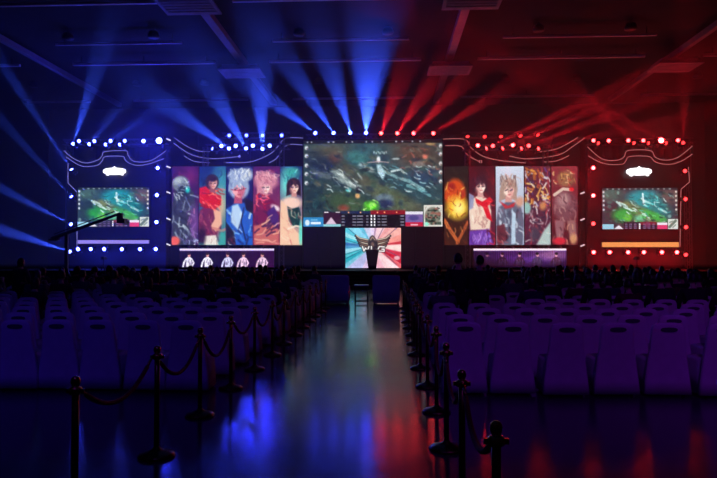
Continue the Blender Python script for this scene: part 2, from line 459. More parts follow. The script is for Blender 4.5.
led_screen('main_screen', 'huge central screen showing a game match with scoreboard strip', (303.5, 140.5, 442.5, 226.5), c, 39.5, depth=.5)

# --- tower screens (the same match in brighter teal and green)
def tower_picture(x0, y0, x1, y1, warm):
    W_, H_ = x1-x0, y1-y0
    X = lambda u: x0 + u*W_
    Y = lambda v: y0 + v*H_
    c = Canvas(x0, y0, x1, y1, 2.6, (40, 58, 74) if not warm else (58, 50, 62))
    c.ell(X(.12), Y(.15), .16*W_, .16*H_, (74, 110, 100), .8, 0, .5); c.ell(X(.9), Y(.2), .14*W_, .18*H_, (110, 84, 80), .8, 0, .5)
    c.ell(X(.55), Y(.26), .22*W_, .22*H_, (32, 150, 160), .9, 0, .3); c.ell(X(.72), Y(.5), .2*W_, .22*H_, (28, 128, 132), .9, 25, .4)
    c.poly([(X(.2),Y(.35)),(X(.34),Y(.3)),(X(.82),Y(.75)),(X(.78),Y(.88)),(X(.62),Y(.86))], (122, 130, 84), .9, 2)
    c.ell(X(.28), Y(.66), .14*W_, .17*H_, (44, 160, 66), .95, 0, .4); c.ell(X(.68), Y(.68), .18*W_, .1*H_, (60, 170, 70), .9, 22, .4)
    c.ell(X(.34), Y(.72), .05*W_, .08*H_, (120, 210, 70), .8, 0, .5); c.ell(X(.5), Y(.74), .07*W_, .08*H_, (110, 214, 160), .8, 0, .5)
    for u, v, l in ((.28,.4,.1),(.34,.5,.1),(.55,.3,.05),(.62,.36,.1),(.8,.55,.1),(.58,.68,.08),(.22,.38,.05)):
        c.line([(X(u-l/2),Y(v-.04)),(X(u),Y(v)),(X(u+l/2),Y(v+.05))], 2.0, (206, 236, 232), .8)
    c.line([(X(.54),Y(.14)),(X(.55),Y(.36))], 1.8, (230, 244, 244), .85)
    for i in range(16):
        random.seed(300+i+int(warm)*50); c.ell(X(random.random()), Y(random.uniform(.05,.85)), random.uniform(1,3), random.uniform(.8,2), random.choice([(18,40,56),(60,120,110),(150,190,180)]), .6)
    strokes(c, (x0+1, y0+3, x1-2, Y(.82)), [(20,60,70),(70,150,140),(150,200,190),(30,90,60),(90,120,90),(16,36,50)], 60, 601, 28, 35, 5, 1.1, .6)
    strokes(c, (X(.2), Y(.3), X(.45), Y(.6)), [(210,236,230),(120,160,150)], 14, 602, 30, 25, 5, 1.1, .85); strokes(c, (X(.5), Y(.15), X(.85), Y(.6)), [(220,244,240),(60,190,190),(120,220,214)], 22, 603, 30, 35, 5, 1.1, .8)
    strokes(c, (X(.4), Y(.6), X(.8), Y(.82)), [(120,220,150),(60,190,80),(200,240,220)], 16, 604, 20, 25, 5, 1.1, .7); c.grain(.15, 60, 2.4)
    c.rect(x0, y0, x1, Y(.05), (12, 20, 28), .7)
    for i in range(12): c.rect(X(.06+i*.075), Y(.01), X(.085+i*.075), Y(.045), (190, 205, 205), .7)
    for v in (.1,.2,.31,.42,.53):
        c.ell(X(.02), Y(v), 1, 1.2, (220, 226, 230), .9); c.ell(X(.98), Y(v), 1, 1.2, (236, 226, 210), .9)
    c.rect(X(.28), Y(.83), X(.72), y1, (30, 20, 44), .9); c.rect(X(.5), Y(.83), X(.72), Y(.9), (130, 30, 50), .9)
    for v in (.88,.93,.98):
        for u in (.3,.36,.42,.54,.6,.66): c.rect(X(u), Y(v)-.4, X(u+.035), Y(v)+.4, (150, 130, 170), .8)
        c.rect(X(.485), Y(v)-.8, X(.505), Y(v)+.7, (240, 240, 246))
    c.ell(X(.6), Y(.9), 3, 3, (130, 60, 100), .7)
    c.rect(x0, Y(.88), X(.15), y1, (150, 205, 226)); c.poly([(X(.15),y1),(X(.22),Y(.9)),(X(.28),y1)], (236, 232, 240))
    c.rect(X(.73), Y(.84), X(.86), Y(.9), (236, 226, 240)); c.rect(X(.73), Y(.9), X(.86), y1, (220, 60, 110))
    c.rect(X(.87), Y(.76), x1, y1, (216, 222, 214)); c.line([(X(.89),Y(.95)),(X(.97),Y(.8))], 2.6, (90, 110, 96), .9)
    c.line([(X(.89),Y(.84)),(X(.93),Y(.81))], 1.2, (110, 130, 120), .8); c.line([(X(.93),Y(.96)),(X(.97),Y(.9))], 1.2, (110, 130, 120), .8)
    return c
BL, BR = (78, 187.5, 149, 226.5), (602, 188, 678, 229)
led_screen('side_screen', 'side screen on the blue-lit left tower, showing a game match', BL, tower_picture(*BL, False), 39.7, 'side tower screens')
led_screen('side_screen', 'side screen on the red-lit right tower, showing a game match', BR, tower_picture(*BR, True), 39.7, 'side tower screens')

# --- small screen under the main one: cyan rays against red rays
c = Canvas(345.5, 228, 401, 268, 2.6, (226, 214, 236)); cx, cy = 373, 246
def ray(a0, a1, col, a=1.0, r0=5, r1=60):
    c.poly([(cx+r0*math.cos(R(a0)), cy+r0*math.sin(R(a0))), (cx+r1*math.cos(R(a0)), cy+r1*math.sin(R(a0))), (cx+r1*math.cos(R(a1)), cy+r1*math.sin(R(a1))), (cx+r0*math.cos(R(a1)), cy+r0*math.sin(R(a1)))], col, a, .7)
for a0, a1, col in ((115,140,(178,182,226)),(140,150,(110,190,214)),(148,158,(28,160,176)),(158,166,(60,190,200)),(164,176,(150,222,236)),(174,180,(52,140,190)),(180,188,(36,104,168)),(188,199,(60,190,205)),(199,206,(150,230,238)),(206,216,(80,200,222)),(216,232,(132,216,240)),(232,244,(90,190,222)),(244,262,(206,206,236)),(262,276,(236,214,240)),(276,282,(168,120,160)),(282,304,(246,206,214)),(304,318,(240,160,160)),(318,336,(248,176,164)),(336,350,(246,150,136)),(350,357,(206,40,52)),(-3,12,(250,214,206)),(12,22,(212,44,66)),(22,33,(196,16,40)),(33,40,(226,90,96)),(40,62,(250,210,212)),(62,80,(238,176,190)),(80,115,(206,180,214))):
    ray(a0, a1, col, .95)
for a_ in (20, 36, 152, 160, 190, 212, 296, 320): c.line([(cx+12*math.cos(R(a_)), cy+9*math.sin(R(a_))), (cx+30*math.cos(R(a_+3)), cy+30*math.sin(R(a_+3)))], .9, (90, 50, 90) if a_ > 270 or a_ < 90 else (20, 90, 130), .6)
c.ell(397, 258, 3, 2, (255, 214, 220), .8); c.grain(.10, 71, 2.5)
for sg in (-1, 1):
    for k in range(5):
        x0_, y0_ = 373 + sg*(3 + k*.5), 249 - k*2.2
        c.line([(x0_, y0_), (373 + sg*(8 + k*1.3), y0_ - 1.6), (373 + sg*(13 + k*1.1), y0_ - 3.2 - k*.3)], 2.2, (40, 30, 40), .9)
        c.line([(x0_, y0_ - .3), (373 + sg*(8 + k*1.3), y0_ - 2.0), (373 + sg*(12 + k*1.1), y0_ - 3.4 - k*.3)], 1.0, (226, 206, 180) if k % 2 == 0 else (150, 110, 84), .95)
c.poly([(369,251),(377,251),(378,243),(375,237),(372.6,235),(370,237),(368,243)], (34, 26, 34), .92, .5); c.line([(370.5,240),(372.6,237),(375,240)], 1, (190, 160, 140), .9); c.ell(372.6, 244.5, 1.6, 2.4, (120, 90, 80), .9)
for pts in ([(362.5,246.5),(364,251),(365.6,248),(367.4,251),(369,246.5)], [(371.5,246.5),(371.5,251),(375.4,251)], [(384.4,247),(379.6,246.6),(378.4,248.4),(378.6,251),(384.2,251.4),(384.2,249.2),(382,249.2)]):
    c.line(pts, 2.6, (26, 18, 26), .95)
for pts in ([(362.5,246.5),(364,251),(365.6,248),(367.4,251),(369,246.5)], [(371.5,246.5),(371.5,251),(375.4,251)], [(384.4,247),(379.6,246.6),(378.4,248.4),(378.6,251),(384.2,251.4),(384.2,249.2),(382,249.2)]):
    c.line(pts, 1.3, (250, 244, 240), 1)
led_screen('emblem_screen', 'small low screen with cyan and red rays under the main screen', (345.5, 228, 401, 268), c, 39.4, depth=.3)

# --- tall posters on LED panels: plain generic figures in the same colours
PY0, PY1 = 166.5, 245
def poster_base(x0, x1, top, bot, res=2.6):
    c = Canvas(x0, PY0, x1, PY1, res, top)
    c.mix(np.clip((c.Y-PY0)/(PY1-PY0), 0, 1), bot)
    return c
def portrait(c, x, y, r, skin, shade, hair, side=1, seed=0, fringe=True, long=0.0):
    hm = hair[0]
    c.ell(x - side*.1*r, y - .15*r, 1.2*r, 1.4*r, hm, 1, 0, .12)
    if long: c.poly([(x-1.2*r,y-.3*r),(x+1.1*r,y-.3*r),(x+1.25*r,y+long*r),(x+.6*r,y+(long-.3)*r),(x-.6*r,y+(long-.3)*r),(x-1.35*r,y+long*r)], hm, 1, .6)
    c.poly([(x-.35*r,y+.6*r),(x+.4*r,y+.6*r),(x+.5*r,y+1.7*r),(x-.5*r,y+1.7*r)], shade, 1, .4)
    c.poly([(x-.62*r,y-.5*r),(x+.78*r,y-.5*r),(x+.8*r,y+.2*r),(x+.5*r,y+.85*r),(x+.2*r,y+1.08*r),(x-.2*r,y+.9*r),(x-.6*r,y+.35*r)], skin, 1, .4)
    c.ell(x - side*.42*r, y+.3*r, .35*r, .8*r, shade, .7, 0, .5); c.ell(x + side*.35*r, y+.35*r, .28*r, .3*r, [min(255, v+22) for v in skin], .7, 0, .7)
    for s in (-.28, .42):
        c.line([(x+(s-.16)*r, y+.12*r), (x+(s+.16)*r, y+.06*r*side)], .16*r, (50, 30, 44), .85); c.line([(x+(s-.2)*r, y-.14*r), (x+(s+.2)*r, y-.17*r)], .10*r, shade, .8)
    c.line([(x+.12*r, y+.15*r), (x+(.12+.1*side)*r, y+.48*r)], .1*r, shade, .8); c.line([(x-.05*r, y+.68*r), (x+.3*r, y+.67*r)], .14*r, (176, 70, 76), .8)
    if fringe:
        c.poly([(x-1.15*r,y+.35*r),(x-1.0*r,y-1.0*r),(x-.2*r,y-1.5*r),(x+.85*r,y-1.1*r),(x+1.1*r,y+.3*r),(x+.75*r,y-.2*r),(x+.45*r,y-.45*r),(x+.15*r,y-.1*r),(x-.1*r,y-.5*r),(x-.5*r,y-.05*r)], hm, 1, .4)
        strokes(c, (x-1.0*r, y-1.3*r, x+.7*r, y-.5*r), hair, 16, seed, 75, 30, .9*r, .16*r, .8)
    else: c.ell(x, y-.75*r, .85*r, .55*r, hm, 1, 0, .25)
def torso(c, x, y, wd, h, col, pal, seed, ang=80):
    c.poly([(x-wd*.16,y),(x+wd*.16,y),(x+wd*.46,y+h*.12),(x+wd*.58,y+h*.45),(x+wd*.5,y+h),(x-wd*.5,y+h),(x-wd*.58,y+h*.45),(x-wd*.46,y+h*.12)], col, 1, .8)
    strokes(c, (x-wd*.5, y+h*.08, x+wd*.5, y+h*.85), pal, 34, seed, ang, 45, h*.17, wd*.08, .75)
P = []
# 1 grey armoured figure on plum
c = poster_base(172, 199, (64, 28, 84), (62, 40, 96)); c.ell(190, 176, 6, 8, (130, 44, 116), .7, 0, .7)
strokes(c, (174, 168, 199, 186), [(96,40,110),(60,30,90),(150,60,120)], 10, 5, 60, 40, 6, 2, .5)
torso(c, 184, 186, 22, 60, (56, 60, 82), [(150,164,182),(34,34,54),(196,210,220),(84,92,116),(110,122,148)], 1, 60)
c.ell(180.5, 184, 8.5, 8, (110, 120, 134), 1, -20, .15); c.ell(178, 181, 5, 3.4, (178, 190, 198), .9, -25, .4); c.ell(184, 190, 5.5, 5, (34, 44, 62), 1, 0, .25)
strokes(c, (173, 178, 187, 200), [(200,212,220),(40,46,64),(140,152,168)], 18, 9, 30, 40, 6, 1.4, .8)
c.ell(187.5, 190, 2.2, 2.8, (50, 210, 206), .95, 0, .5); c.ell(186.5, 188.5, .8, 1, (210, 255, 250), .9)
c.ell(194, 222, 4, 15, (124, 76, 150), .8, 0, .5); strokes(c, (188, 205, 197, 238), [(150,100,180),(90,50,120),(200,120,170)], 14, 12, 100, 25, 7, 1.2)
c.ell(175, 241, 5, 4.5, (236, 100, 88), 1, 0, .25); strokes(c, (180, 234, 198, 244), [(170,180,226),(110,100,170),(60,50,100),(230,230,250)], 18, 13, 40, 60, 4, 1.2, .85)
P.append((172, 199, c, 'leftmost poster panel, grey armoured figure on plum'))
# 2 figure in a red wrap on teal
c = poster_base(199, 226, (22, 44, 116), (70, 150, 150)); c.ell(221, 186, 8, 20, (70, 160, 170), .85, 0, .6); c.ell(221, 206, 5, 14, (226, 190, 150), .8, 0, .6); strokes(c, (200, 168, 225, 182), [(30,60,140),(50,90,160),(16,30,90)], 12, 21, 90, 30, 8, 2, .5)
torso(c, 209.5, 206, 21, 36, (112, 40, 80), [(150,66,100),(80,26,66),(176,96,110)], 2); c.poly([(213,208),(221,212),(222,224),(216,232),(211,226),(215,219)], (234, 176, 150), 1, .7); c.line([(213,228),(222,231),(226,229)], 2.6, (206, 130, 120), .9)
c.poly([(199,188),(206,186),(214,193),(221,196),(221,205),(214,210),(203,206),(199,202)], (206, 30, 40), 1, .8); strokes(c, (199, 188, 218, 206), [(240,80,70),(160,16,34),(250,130,110),(190,24,36)], 26, 22, 30, 35, 8, 1.6, .85)
portrait(c, 212.5, 183, 5.6, (236, 178, 162), (150, 84, 96), [(54, 36, 62)], 1, 3, False)
c.poly([(204,236),(216,235),(219,245),(204,245)], (232, 222, 212), .95, .6); strokes(c, (204, 236, 217, 244), [(180,150,140),(250,245,240)], 8, 23, 95, 10, 6, 1); c.ell(202, 236, 4, 9, (44, 24, 56), .9, 0, .4); c.ell(222, 238, 4, 7, (60, 170, 160), .8, 0, .5)
P.append((199, 226, c, 'poster panel with a figure in a red wrap on teal'))
# 3 silver hair, blue coat
c = poster_base(226, 253, (24, 34, 104), (22, 30, 84)); torso(c, 240, 203, 28, 44, (40, 92, 190), [(150,200,242),(20,40,116),(210,232,250),(60,130,220),(16,24,70)], 31, 70)
c.poly([(232,206),(238,204),(243,214),(238,230),(231,222)], (206, 228, 246), .85, .8); c.line([(244,208),(241,222),(246,240)], 1.2, (16, 20, 60), .9); c.poly([(226,222),(234,232),(236,245),(226,245)], (28, 26, 46), 1, .8); strokes(c, (226, 228, 236, 244), [(200,200,214),(60,56,80),(120,40,60)], 12, 33, 60, 40, 5, 1); c.poly([(244,198),(253,202),(253,214),(246,210)], (28, 22, 46), 1, .8)
portrait(c, 238, 189, 8.6, (240, 160, 166), (180, 80, 110), [(150, 168, 200), (206, 216, 232), (110, 130, 176), (226, 230, 236), (176, 192, 220)], -1, 34, True)
c.ell(240, 176, 12, 7, (156, 174, 206), 1, 0, .2); c.ell(247, 174, 5, 5, (226, 226, 220), .8, 0, .6); strokes(c, (229, 168, 250, 174), [(206,216,232),(116,136,180),(232,236,240),(150,168,204)], 40, 35, 100, 35, 9, 1.2, .85); c.line([(231,189.6),(236,190.6),(242,190),(246,188.6)], .8, (170, 30, 66), .85)
P.append((226, 253, c, 'poster panel with a silver-haired figure in a blue coat'))
# 4 rose hair, crimson dress
c = poster_base(253, 280, (80, 34, 96), (170, 66, 92)); strokes(c, (254, 168, 279, 182), [(150,50,90),(110,40,110),(60,30,90)], 14, 41, 20, 40, 8, 2.4, .6)
torso(c, 266, 198, 25, 48, (116, 30, 76), [(206,70,96),(76,24,80),(150,40,90),(60,20,64)], 4, 60); c.ell(266, 181, 12, 9, (206, 134, 150), 1, 0, .25)
portrait(c, 265, 187, 6.2, (246, 210, 204), (200, 130, 146), [(206, 134, 150), (236, 186, 190), (170, 90, 116), (226, 160, 170)], 1, 43, True, 1.2); strokes(c, (256, 170, 274, 178), [(236,190,196),(176,92,118),(220,150,164)], 34, 44, 60, 60, 8, 1.2, .8)
strokes(c, (255, 195, 268, 207), [(224,50,74),(170,20,50),(250,120,130)], 20, 45, 30, 70, 5, 1.6, .85); c.ell(275.5, 208, 5, 2.6, (246, 232, 232), .9, 30, .4); c.poly([(267,212),(274,206),(279,216),(278,230),(270,226)], (70, 36, 112), .95, .8)
c.poly([(254,226),(270,222),(279,230),(279,245),(254,245)], (206, 110, 104), .9, 1); strokes(c, (254, 222, 276, 236), [(56,26,74),(84,40,96),(236,180,150)], 14, 46, -35, 20, 11, 1.8, .85); strokes(c, (254, 236, 279, 244), [(240,180,160),(180,80,90)], 10, 47, 5, 15, 9, 1.4)
P.append((253, 280, c, 'poster panel with a rose-haired figure in crimson'))
# 5 dark hair, dark green dress, on aqua
c = poster_base(280, 302.3, (28, 44, 104), (226, 176, 156)); c.ell(287, 184, 7, 14, (120, 224, 214), .9, 0, .6); c.ell(292, 172, 7, 5, (60, 170, 160), .9, 0, .5); strokes(c, (282, 168, 300, 182), [(90,220,206),(30,110,130),(160,240,230)], 18, 51, 100, 40, 6, 1.3, .8)
c.ell(291.5, 203, 10, 6, (244, 204, 186), 1, 0, .3); portrait(c, 294, 187, 5.8, (246, 206, 190), (200, 140, 136), [(44, 26, 42), (74, 44, 60), (26, 14, 30), (100, 60, 70)], 1, 52, True, 1.6)
c.poly([(287,206),(292,209),(299,207),(301,214),(300,228),(290,226)], (20, 58, 62), 1, .6); strokes(c, (288, 208, 299, 224), [(40,96,92),(12,34,44),(70,130,120)], 14, 53, 80, 30, 6, 1.1)
c.poly([(281,200),(287,206),(289,222),(297,232),(302,236),(302,245),(280,245),(280,214)], (242, 198, 168), 1, .8); strokes(c, (281, 208, 300, 243), [(252,226,200),(214,150,130),(190,80,90),(230,170,150)], 22, 54, 50, 30, 8, 1.2, .7); c.line([(288,229),(296,226),(301,227)], 2, (250, 226, 206), .9); c.ell(301, 234, 1.8, 12, (90, 224, 206), .9, 0, .5)
P.append((280, 302.3, c, 'poster panel with a dark-haired figure in a dark green dress'))
# right block 1: plain glowing orange round shape
c = poster_base(444, 468.5, (34, 30, 30), (64, 32, 24)); strokes(c, (445, 168, 467, 182), [(60,60,44),(30,44,40),(80,50,40)], 14, 61, 60, 60, 8, 2, .5)
c.ell(455, 194, 11, 15, (206, 78, 34), 1, 0, .18); c.ell(457.5, 208, 11, 11, (244, 196, 60), 1, 0, .35); c.ell(459, 208, 5, 6, (255, 246, 150), .9, 0, .6); c.ell(451.5, 187, 4, 4, (150, 34, 36), .9, 0, .4); c.ell(463, 194, 2.6, 3.4, (170, 50, 40), .9, 0, .4)
strokes(c, (446, 182, 466, 214), [(250,150,60),(180,50,26),(255,220,120),(120,30,20)], 30, 62, 90, 60, 6, 1.2, .65); c.line([(444,220),(450,230),(458,242)], 3.5, (206, 104, 56), .9); c.line([(457,243),(463,232),(468,222)], 3, (180, 88, 50), .9); strokes(c, (445, 222, 467, 243), [(240,150,80),(70,30,24),(120,60,40)], 16, 63, 60, 40, 7, 1)
P.append((444, 468.5, c, 'poster panel with a round glowing orange and yellow shape'))
# 2 cream top, violet skirt
c = poster_base(468.5, 495.5, (60, 20, 30), (96, 36, 62)); strokes(c, (469, 168, 495, 200), [(110,30,40),(40,16,30),(140,40,50)], 16, 71, 70, 40, 9, 2, .6)
torso(c, 480, 196, 20, 34, (232, 208, 190), [(252,240,226),(206,164,150),(180,130,126)], 6); c.poly([(468.5,193),(474,196),(473,208),(468.5,210)], (140, 150, 184), .9, .7)
c.poly([(475,198),(482,202),(490,197),(494,201),(488,206),(493,222),(487,218),(483,207),(476,203)], (214, 28, 48), 1, .5); strokes(c, (476, 198, 492, 208), [(250,90,90),(150,10,30)], 10, 72, 20, 40, 5, 1)
portrait(c, 480.5, 186, 6.6, (248, 218, 206), (206, 150, 146), [(52, 28, 42), (84, 48, 64), (30, 14, 26), (120, 70, 80)], 1, 73, True, 1.0); strokes(c, (473, 174, 487, 179), [(40,20,34),(90,50,66)], 22, 76, 80, 35, 7, 1, .8)
c.poly([(469,231),(489,229),(494,245),(468.5,245)], (104, 60, 160), 1, .8); strokes(c, (470, 231, 492, 240), [(160,120,216),(70,34,120),(190,150,230)], 20, 74, 92, 10, 9, 1.1, .85); strokes(c, (487, 226, 495, 244), [(200,40,60),(90,20,40),(240,190,180)], 10, 75, 50, 50, 6, 1.6)
P.append((468.5, 495.5, c, 'poster panel with a figure in a cream top and violet skirt'))
# 3 ash hair, grey coat on pale blue
c = poster_base(495.5, 524.3, (204, 214, 230), (150, 160, 184)); torso(c, 510, 202, 25, 44, (92, 100, 122), [(150,166,186),(40,46,62),(200,212,224),(70,76,98)], 7, 65)
portrait(c, 508.5, 190, 7.2, (248, 212, 200), (206, 150, 144), [(170, 142, 130), (214, 196, 186), (126, 96, 90), (232, 220, 212)], -1, 81, True, 1.6); strokes(c, (499, 174, 517, 180), [(214,194,182),(120,90,86),(190,160,146),(90,64,64)], 34, 82, 80, 35, 8, 1.1, .75)
c.poly([(499,201),(508,206),(516,202),(514,207),(505,209)], (190, 44, 56), .9, .6); c.ell(520, 202, 4, 5, (206, 150, 126), .9, 20, .4); c.poly([(512,210),(516,214),(515,244),(511,244)], (190, 216, 234), .9, .6); c.poly([(496,226),(504,224),(508,238),(500,245),(496,244)], (96, 44, 56), .95, .8); strokes(c, (496, 226, 508, 243), [(170,70,80),(40,20,36),(200,150,150)], 12, 84, 60, 40, 6, 1.1)
P.append((495.5, 524.3, c, 'brightest pale blue poster panel with an ash-haired figure in grey'))
# 4 gold and violet tangle
c = poster_base(524.3, 551, (96, 44, 56), (80, 36, 62)); strokes(c, (524, 166, 551, 204), [(224,160,80),(180,100,50),(96,64,140),(150,50,60),(60,36,56),(206,196,196),(240,200,120)], 80, 91, 60, 70, 9, 2, .85)
strokes(c, (524, 200, 551, 244), [(120,60,80),(60,44,66),(160,130,140),(206,196,196),(96,40,60),(180,60,70)], 70, 92, 50, 70, 9, 1.8, .85); c.ell(526.5, 208, 4, 6, (150, 200, 192), .9, 0, .25); c.poly([(551,222),(551,245),(536,245),(543,232)], (190, 220, 212), .85, 1.2); c.ell(535, 234, 5, 8, (66, 62, 80), .85, 20, .4); c.ell(543, 206, 3.4, 4, (220, 150, 90), .8, 0, .5)
P.append((524.3, 551, c, 'poster panel with tangled gold and violet armour'))
# 5 bulky brown-red figure
c = poster_base(551, 578.3, (140, 52, 62), (74, 26, 36)); c.ell(566, 179, 9, 8, (150, 100, 74), 1, 0, .25); strokes(c, (553, 168, 576, 186), [(206,150,90),(110,60,50),(180,60,56),(240,200,150)], 30, 95, 60, 60, 6, 1.4, .8)
c.ell(565, 206, 12.5, 16, (118, 72, 82), 1, 0, .2); c.ell(563, 200, 6, 6, (190, 150, 150), .8, 0, .6); strokes(c, (554, 194, 577, 220), [(160,110,112),(80,40,52),(200,160,150)], 24, 96, 70, 50, 7, 1.4, .7); c.line([(554,195),(563,189),(572,190)], 3, (226, 200, 182), .9); c.ell(572, 189.5, 2.6, 2, (226, 40, 50), .95)
c.poly([(554,220),(564,221),(563,238),(556,240)], (142, 96, 104), 1, .8); c.poly([(567,221),(576,220),(577,240),(570,240)], (146, 100, 100), 1, .8); strokes(c, (554, 222, 577, 240), [(210,160,130),(90,50,60),(180,130,120)], 20, 98, 80, 40, 6, 1.3, .75); c.ell(573.5, 239, 3.6, 5, (206, 150, 106), .9, 0, .4); c.ell(559, 241, 7, 3.6, (210, 44, 62), .95, 0, .3)
P.append((551, 578.3, c, 'rightmost poster panel with a bulky brown and red figure'))
for x0, x1, cv, lb in P:
    B_ = np.pad(cv.C, ((1, 1), (1, 1), (0, 0)), 'edge')
    cv.C = (B_[1:-1, 1:-1]*4 + 2*(B_[:-2, 1:-1] + B_[2:, 1:-1] + B_[1:-1, :-2] + B_[1:-1, 2:]) + B_[:-2, :-2] + B_[2:, 2:] + B_[:-2, 2:] + B_[2:, :-2])/16
    cv.C = np.clip((cv.C - 6)*1.04, 0, 255)
    led_screen('poster_screen', lb, (x0 + .2, PY0, x1 - .2, PY1), cv, 40.3, 'poster panels left of the main screen' if x0 < 300 else 'poster panels right of the main screen', depth=.2, rim=.012, cat='poster')

# dark unlit panels flanking the small screen
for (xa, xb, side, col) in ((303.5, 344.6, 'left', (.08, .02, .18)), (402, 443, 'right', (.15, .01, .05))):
    a, b_ = at(xa, 228, 39.6), at(xb, 269, 39.6)
    t = thing('unlit_panel', f'dark unlit panel {side} of the small ray screen', 'panel', (a.x, 39.6, DECK), 0, 'dark panels beside the small screen')
    n = 3; W_ = (b_.x - a.x)/n
    for i in range(n):
        for j in range(2):
            hz = (a.z - DECK)/2
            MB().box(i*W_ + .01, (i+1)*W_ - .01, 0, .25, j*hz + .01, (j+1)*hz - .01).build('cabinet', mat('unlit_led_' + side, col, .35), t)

# support legs for the main screen (ground stack behind)
sf = thing('screen_scaffold', 'black scaffold holding up the main screen from behind', 'scaffold', (-1, 40.01, DECK))
for x in (-4, -1.3, 1.3, 4): MB().box(x - .08, x + .08, 0, .16, 0, 8.1).build('upright', BLACK, sf)
for z in (2.6, 5.2, 7.8): MB().box(-4.1, 4.1, .16, .24, z, z + .1).build('crossbar', BLACK, sf)
for (xa, xb, wd) in ((172, 302, 'left'), (444, 578, 'right')):
    a, b_ = at(xa, 0, 40.6).x, at(xb, 0, 40.6).x
    sf = thing('screen_scaffold', f'black scaffold behind the {wd} poster panels', 'scaffold', (a, 40.55, DECK))
    for i in range(6):
        x = (b_ - a)*i/5; MB().box(x - .06, x + .06, 0, .12, 0, 6.6).build('upright', BLACK, sf)
    for z in (1.6, 3.9, 6.3): MB().box(0, b_-a, .12, .2, z, z + .1).build('crossbar', BLACK, sf)

# ------------------------------------------------------------------ side towers with neon line work
NEONB = emit('neon_lavender', (.28, .26, .85), .75)
NEONR = emit('neon_pink', (.80, .22, .22), .62)
WHITE = emit('logo_white', (1, .98, 1), 2.2)
def neon(parent, pts, m, Y, r=.022, base=None):
    w3 = [at(x, y, Y) for x, y in pts]
    # smooth the path a little
    dense = []
    for i in range(len(w3) - 1):
        p0, p1, p2, p3 = w3[max(i-1, 0)], w3[i], w3[i+1], w3[min(i+2, len(w3)-1)]
        for k in range(5):
            t = k/5
            dense.append(.5*((2*p1) + (p2-p0)*t + (2*p0-5*p1+4*p2-p3)*t*t + (3*p1-p0-3*p2+p3)*t**3))
    dense.append(w3[-1])
    return MB().tube([p - parent.location for p in dense], r, 5).build('neon_tube', m, parent, True)

LA = [(64,150.7),(72,157.5),(85,163),(97.7,160),(102,156),(105,151.6),(125.5,150.8),(128,155),(132.6,160.7),(144,162),(154,159),(166,150.7)]
LB_ = [(66,157),(78.8,165),(87.6,166.6),(97.7,165),(102,161),(105.5,156.6),(122.5,156.4),(125,159.5),(128.8,163),(137.6,165.4),(148.3,164),(164,158.6)]
LE = [(68,163),(68,183),(77,192),(77,249)]
RA = [(587.4,146.8),(599.4,157.3),(609,160.5),(619.5,159.7),(624.3,156.5),(628.3,150.5),(650,150.5),(655.6,157.3),(665.2,160.2),(678,157.3),(692.5,146)]
RB = [(588.2,155.7),(599.4,162),(610.7,164.5),(622.7,164),(626,160.5),(630,156.5),(649,156.5),(655.6,162),(668.4,164.5),(681,161.3),(692.5,154)]
RE = [(688.4,167),(689.6,182),(681,189.3),(680,247)]
def tower(side, outline, lines, m, pm):
    t = thing('stage_tower', f'dark {side} side tower with wavy neon outline', 'tower', (at(outline[0][0], 0, SD).x, SD, DECK))
    pl = [at(x, y, SD) - t.location for x, y in outline]
    pl = [(p.x, max(p.z, 0)) for p in pl]
    MB().prism(pl, 0, .45).build('face_panel', pm, t)
    for ln in lines: 
        if ln in (LE, RE):
            for a, b_ in zip(ln[:-1], ln[1:]): neon(t, [a, b_], m, SD - .04)
        else: neon(t, ln, m, SD - .04)
    return t
TB = mat('tower_face_left', (.022, .022, .028), .45, 0, .25, 2)
tower('left', [(67,273),(67,192),(66.5,150),(72,156.5),(85,162),(97,159),(104,150.5),(126,149.8),(133,159.5),(144,161),(154,158),(166,149.5),(166,273)], (LA, LB_, LE), NEONB, TB)
tower('right', [(588,273),(587.6,146.5),(599.4,156.3),(609,159.5),(619.5,158.7),(628,149.3),(650.3,149.3),(656,156.2),(665.2,159.2),(678,156.3),(690,147.5),(690,183),(682,190),(682,273)], (RA, RB, RE), NEONR, TB)

# neon waves above the posters: things of their own on a thin header panel
MIDL = [[(174.6,138),(187,146.4),(198.7,151),(210,151.6)], [(173.6,143.2),(191.4,154.7),(210,158.5),(225,158),(239.5,156.4)], [(184,155.8),(194.5,161.4),(210,162.7)],
        [(226,162.7),(250,162),(268.8,154.7),(277,147.4),(285.5,138.4),(303,138)], [(268.8,163),(277,157.9),(286.6,145.3),(303,145)]]
MIDR = [[(439.8,139.2),(464.2,139.2),(470.7,147.4),(482.6,156),(499.9,160.4),(525.8,163)], [(445.4,145.7),(461,146.3),(467.4,155),(479.3,161.5)],
        [(509.6,156),(528,158.9),(558.2,155),(572,147),(584.2,138.3)], [(539.8,151.7),(558,148.5),(577.7,137.7)], [(542,162),(556,161),(569,155.6)]]
for lines, wd, m, xa, xb in ((MIDL, 'left', NEONB, 172, 303), (MIDR, 'right', NEONR, 443.5, 580)):
    a, b_ = at(xa, 165.5, 41.2), at(xb, 152, 41.2)
    t = thing('poster_header', f'dark header board with wavy neon lines above the {wd} posters', 'board', (a.x, 41.2, DECK))
    top = at(0, 137, 41.2).z - DECK
    n = 5
    for i in range(n):
        W_ = (b_.x - a.x)/n
        MB().box(i*W_ + .01, (i+1)*W_ - .01, 0, .12, 0, top).build('board_panel', TB, t)
    for ln in lines:
        neon(t, ln, m, 41.16, .024)
        if ln is MIDL[1]: MB().lathe([(.03, -.09), (.09, 0), (.03, .09)], 10, at(239.5, 156.4, 41.15) - t.location).build('neon_dot', m, t, True)
        if ln is MIDR[1]: 
            for dx in (0, 2): MB().box(-.03, .03, -.03, .03, -.1, .1, Matrix.Translation(at(479.6+dx, 161.6, 41.15) - t.location)).build('neon_dot', m, t)

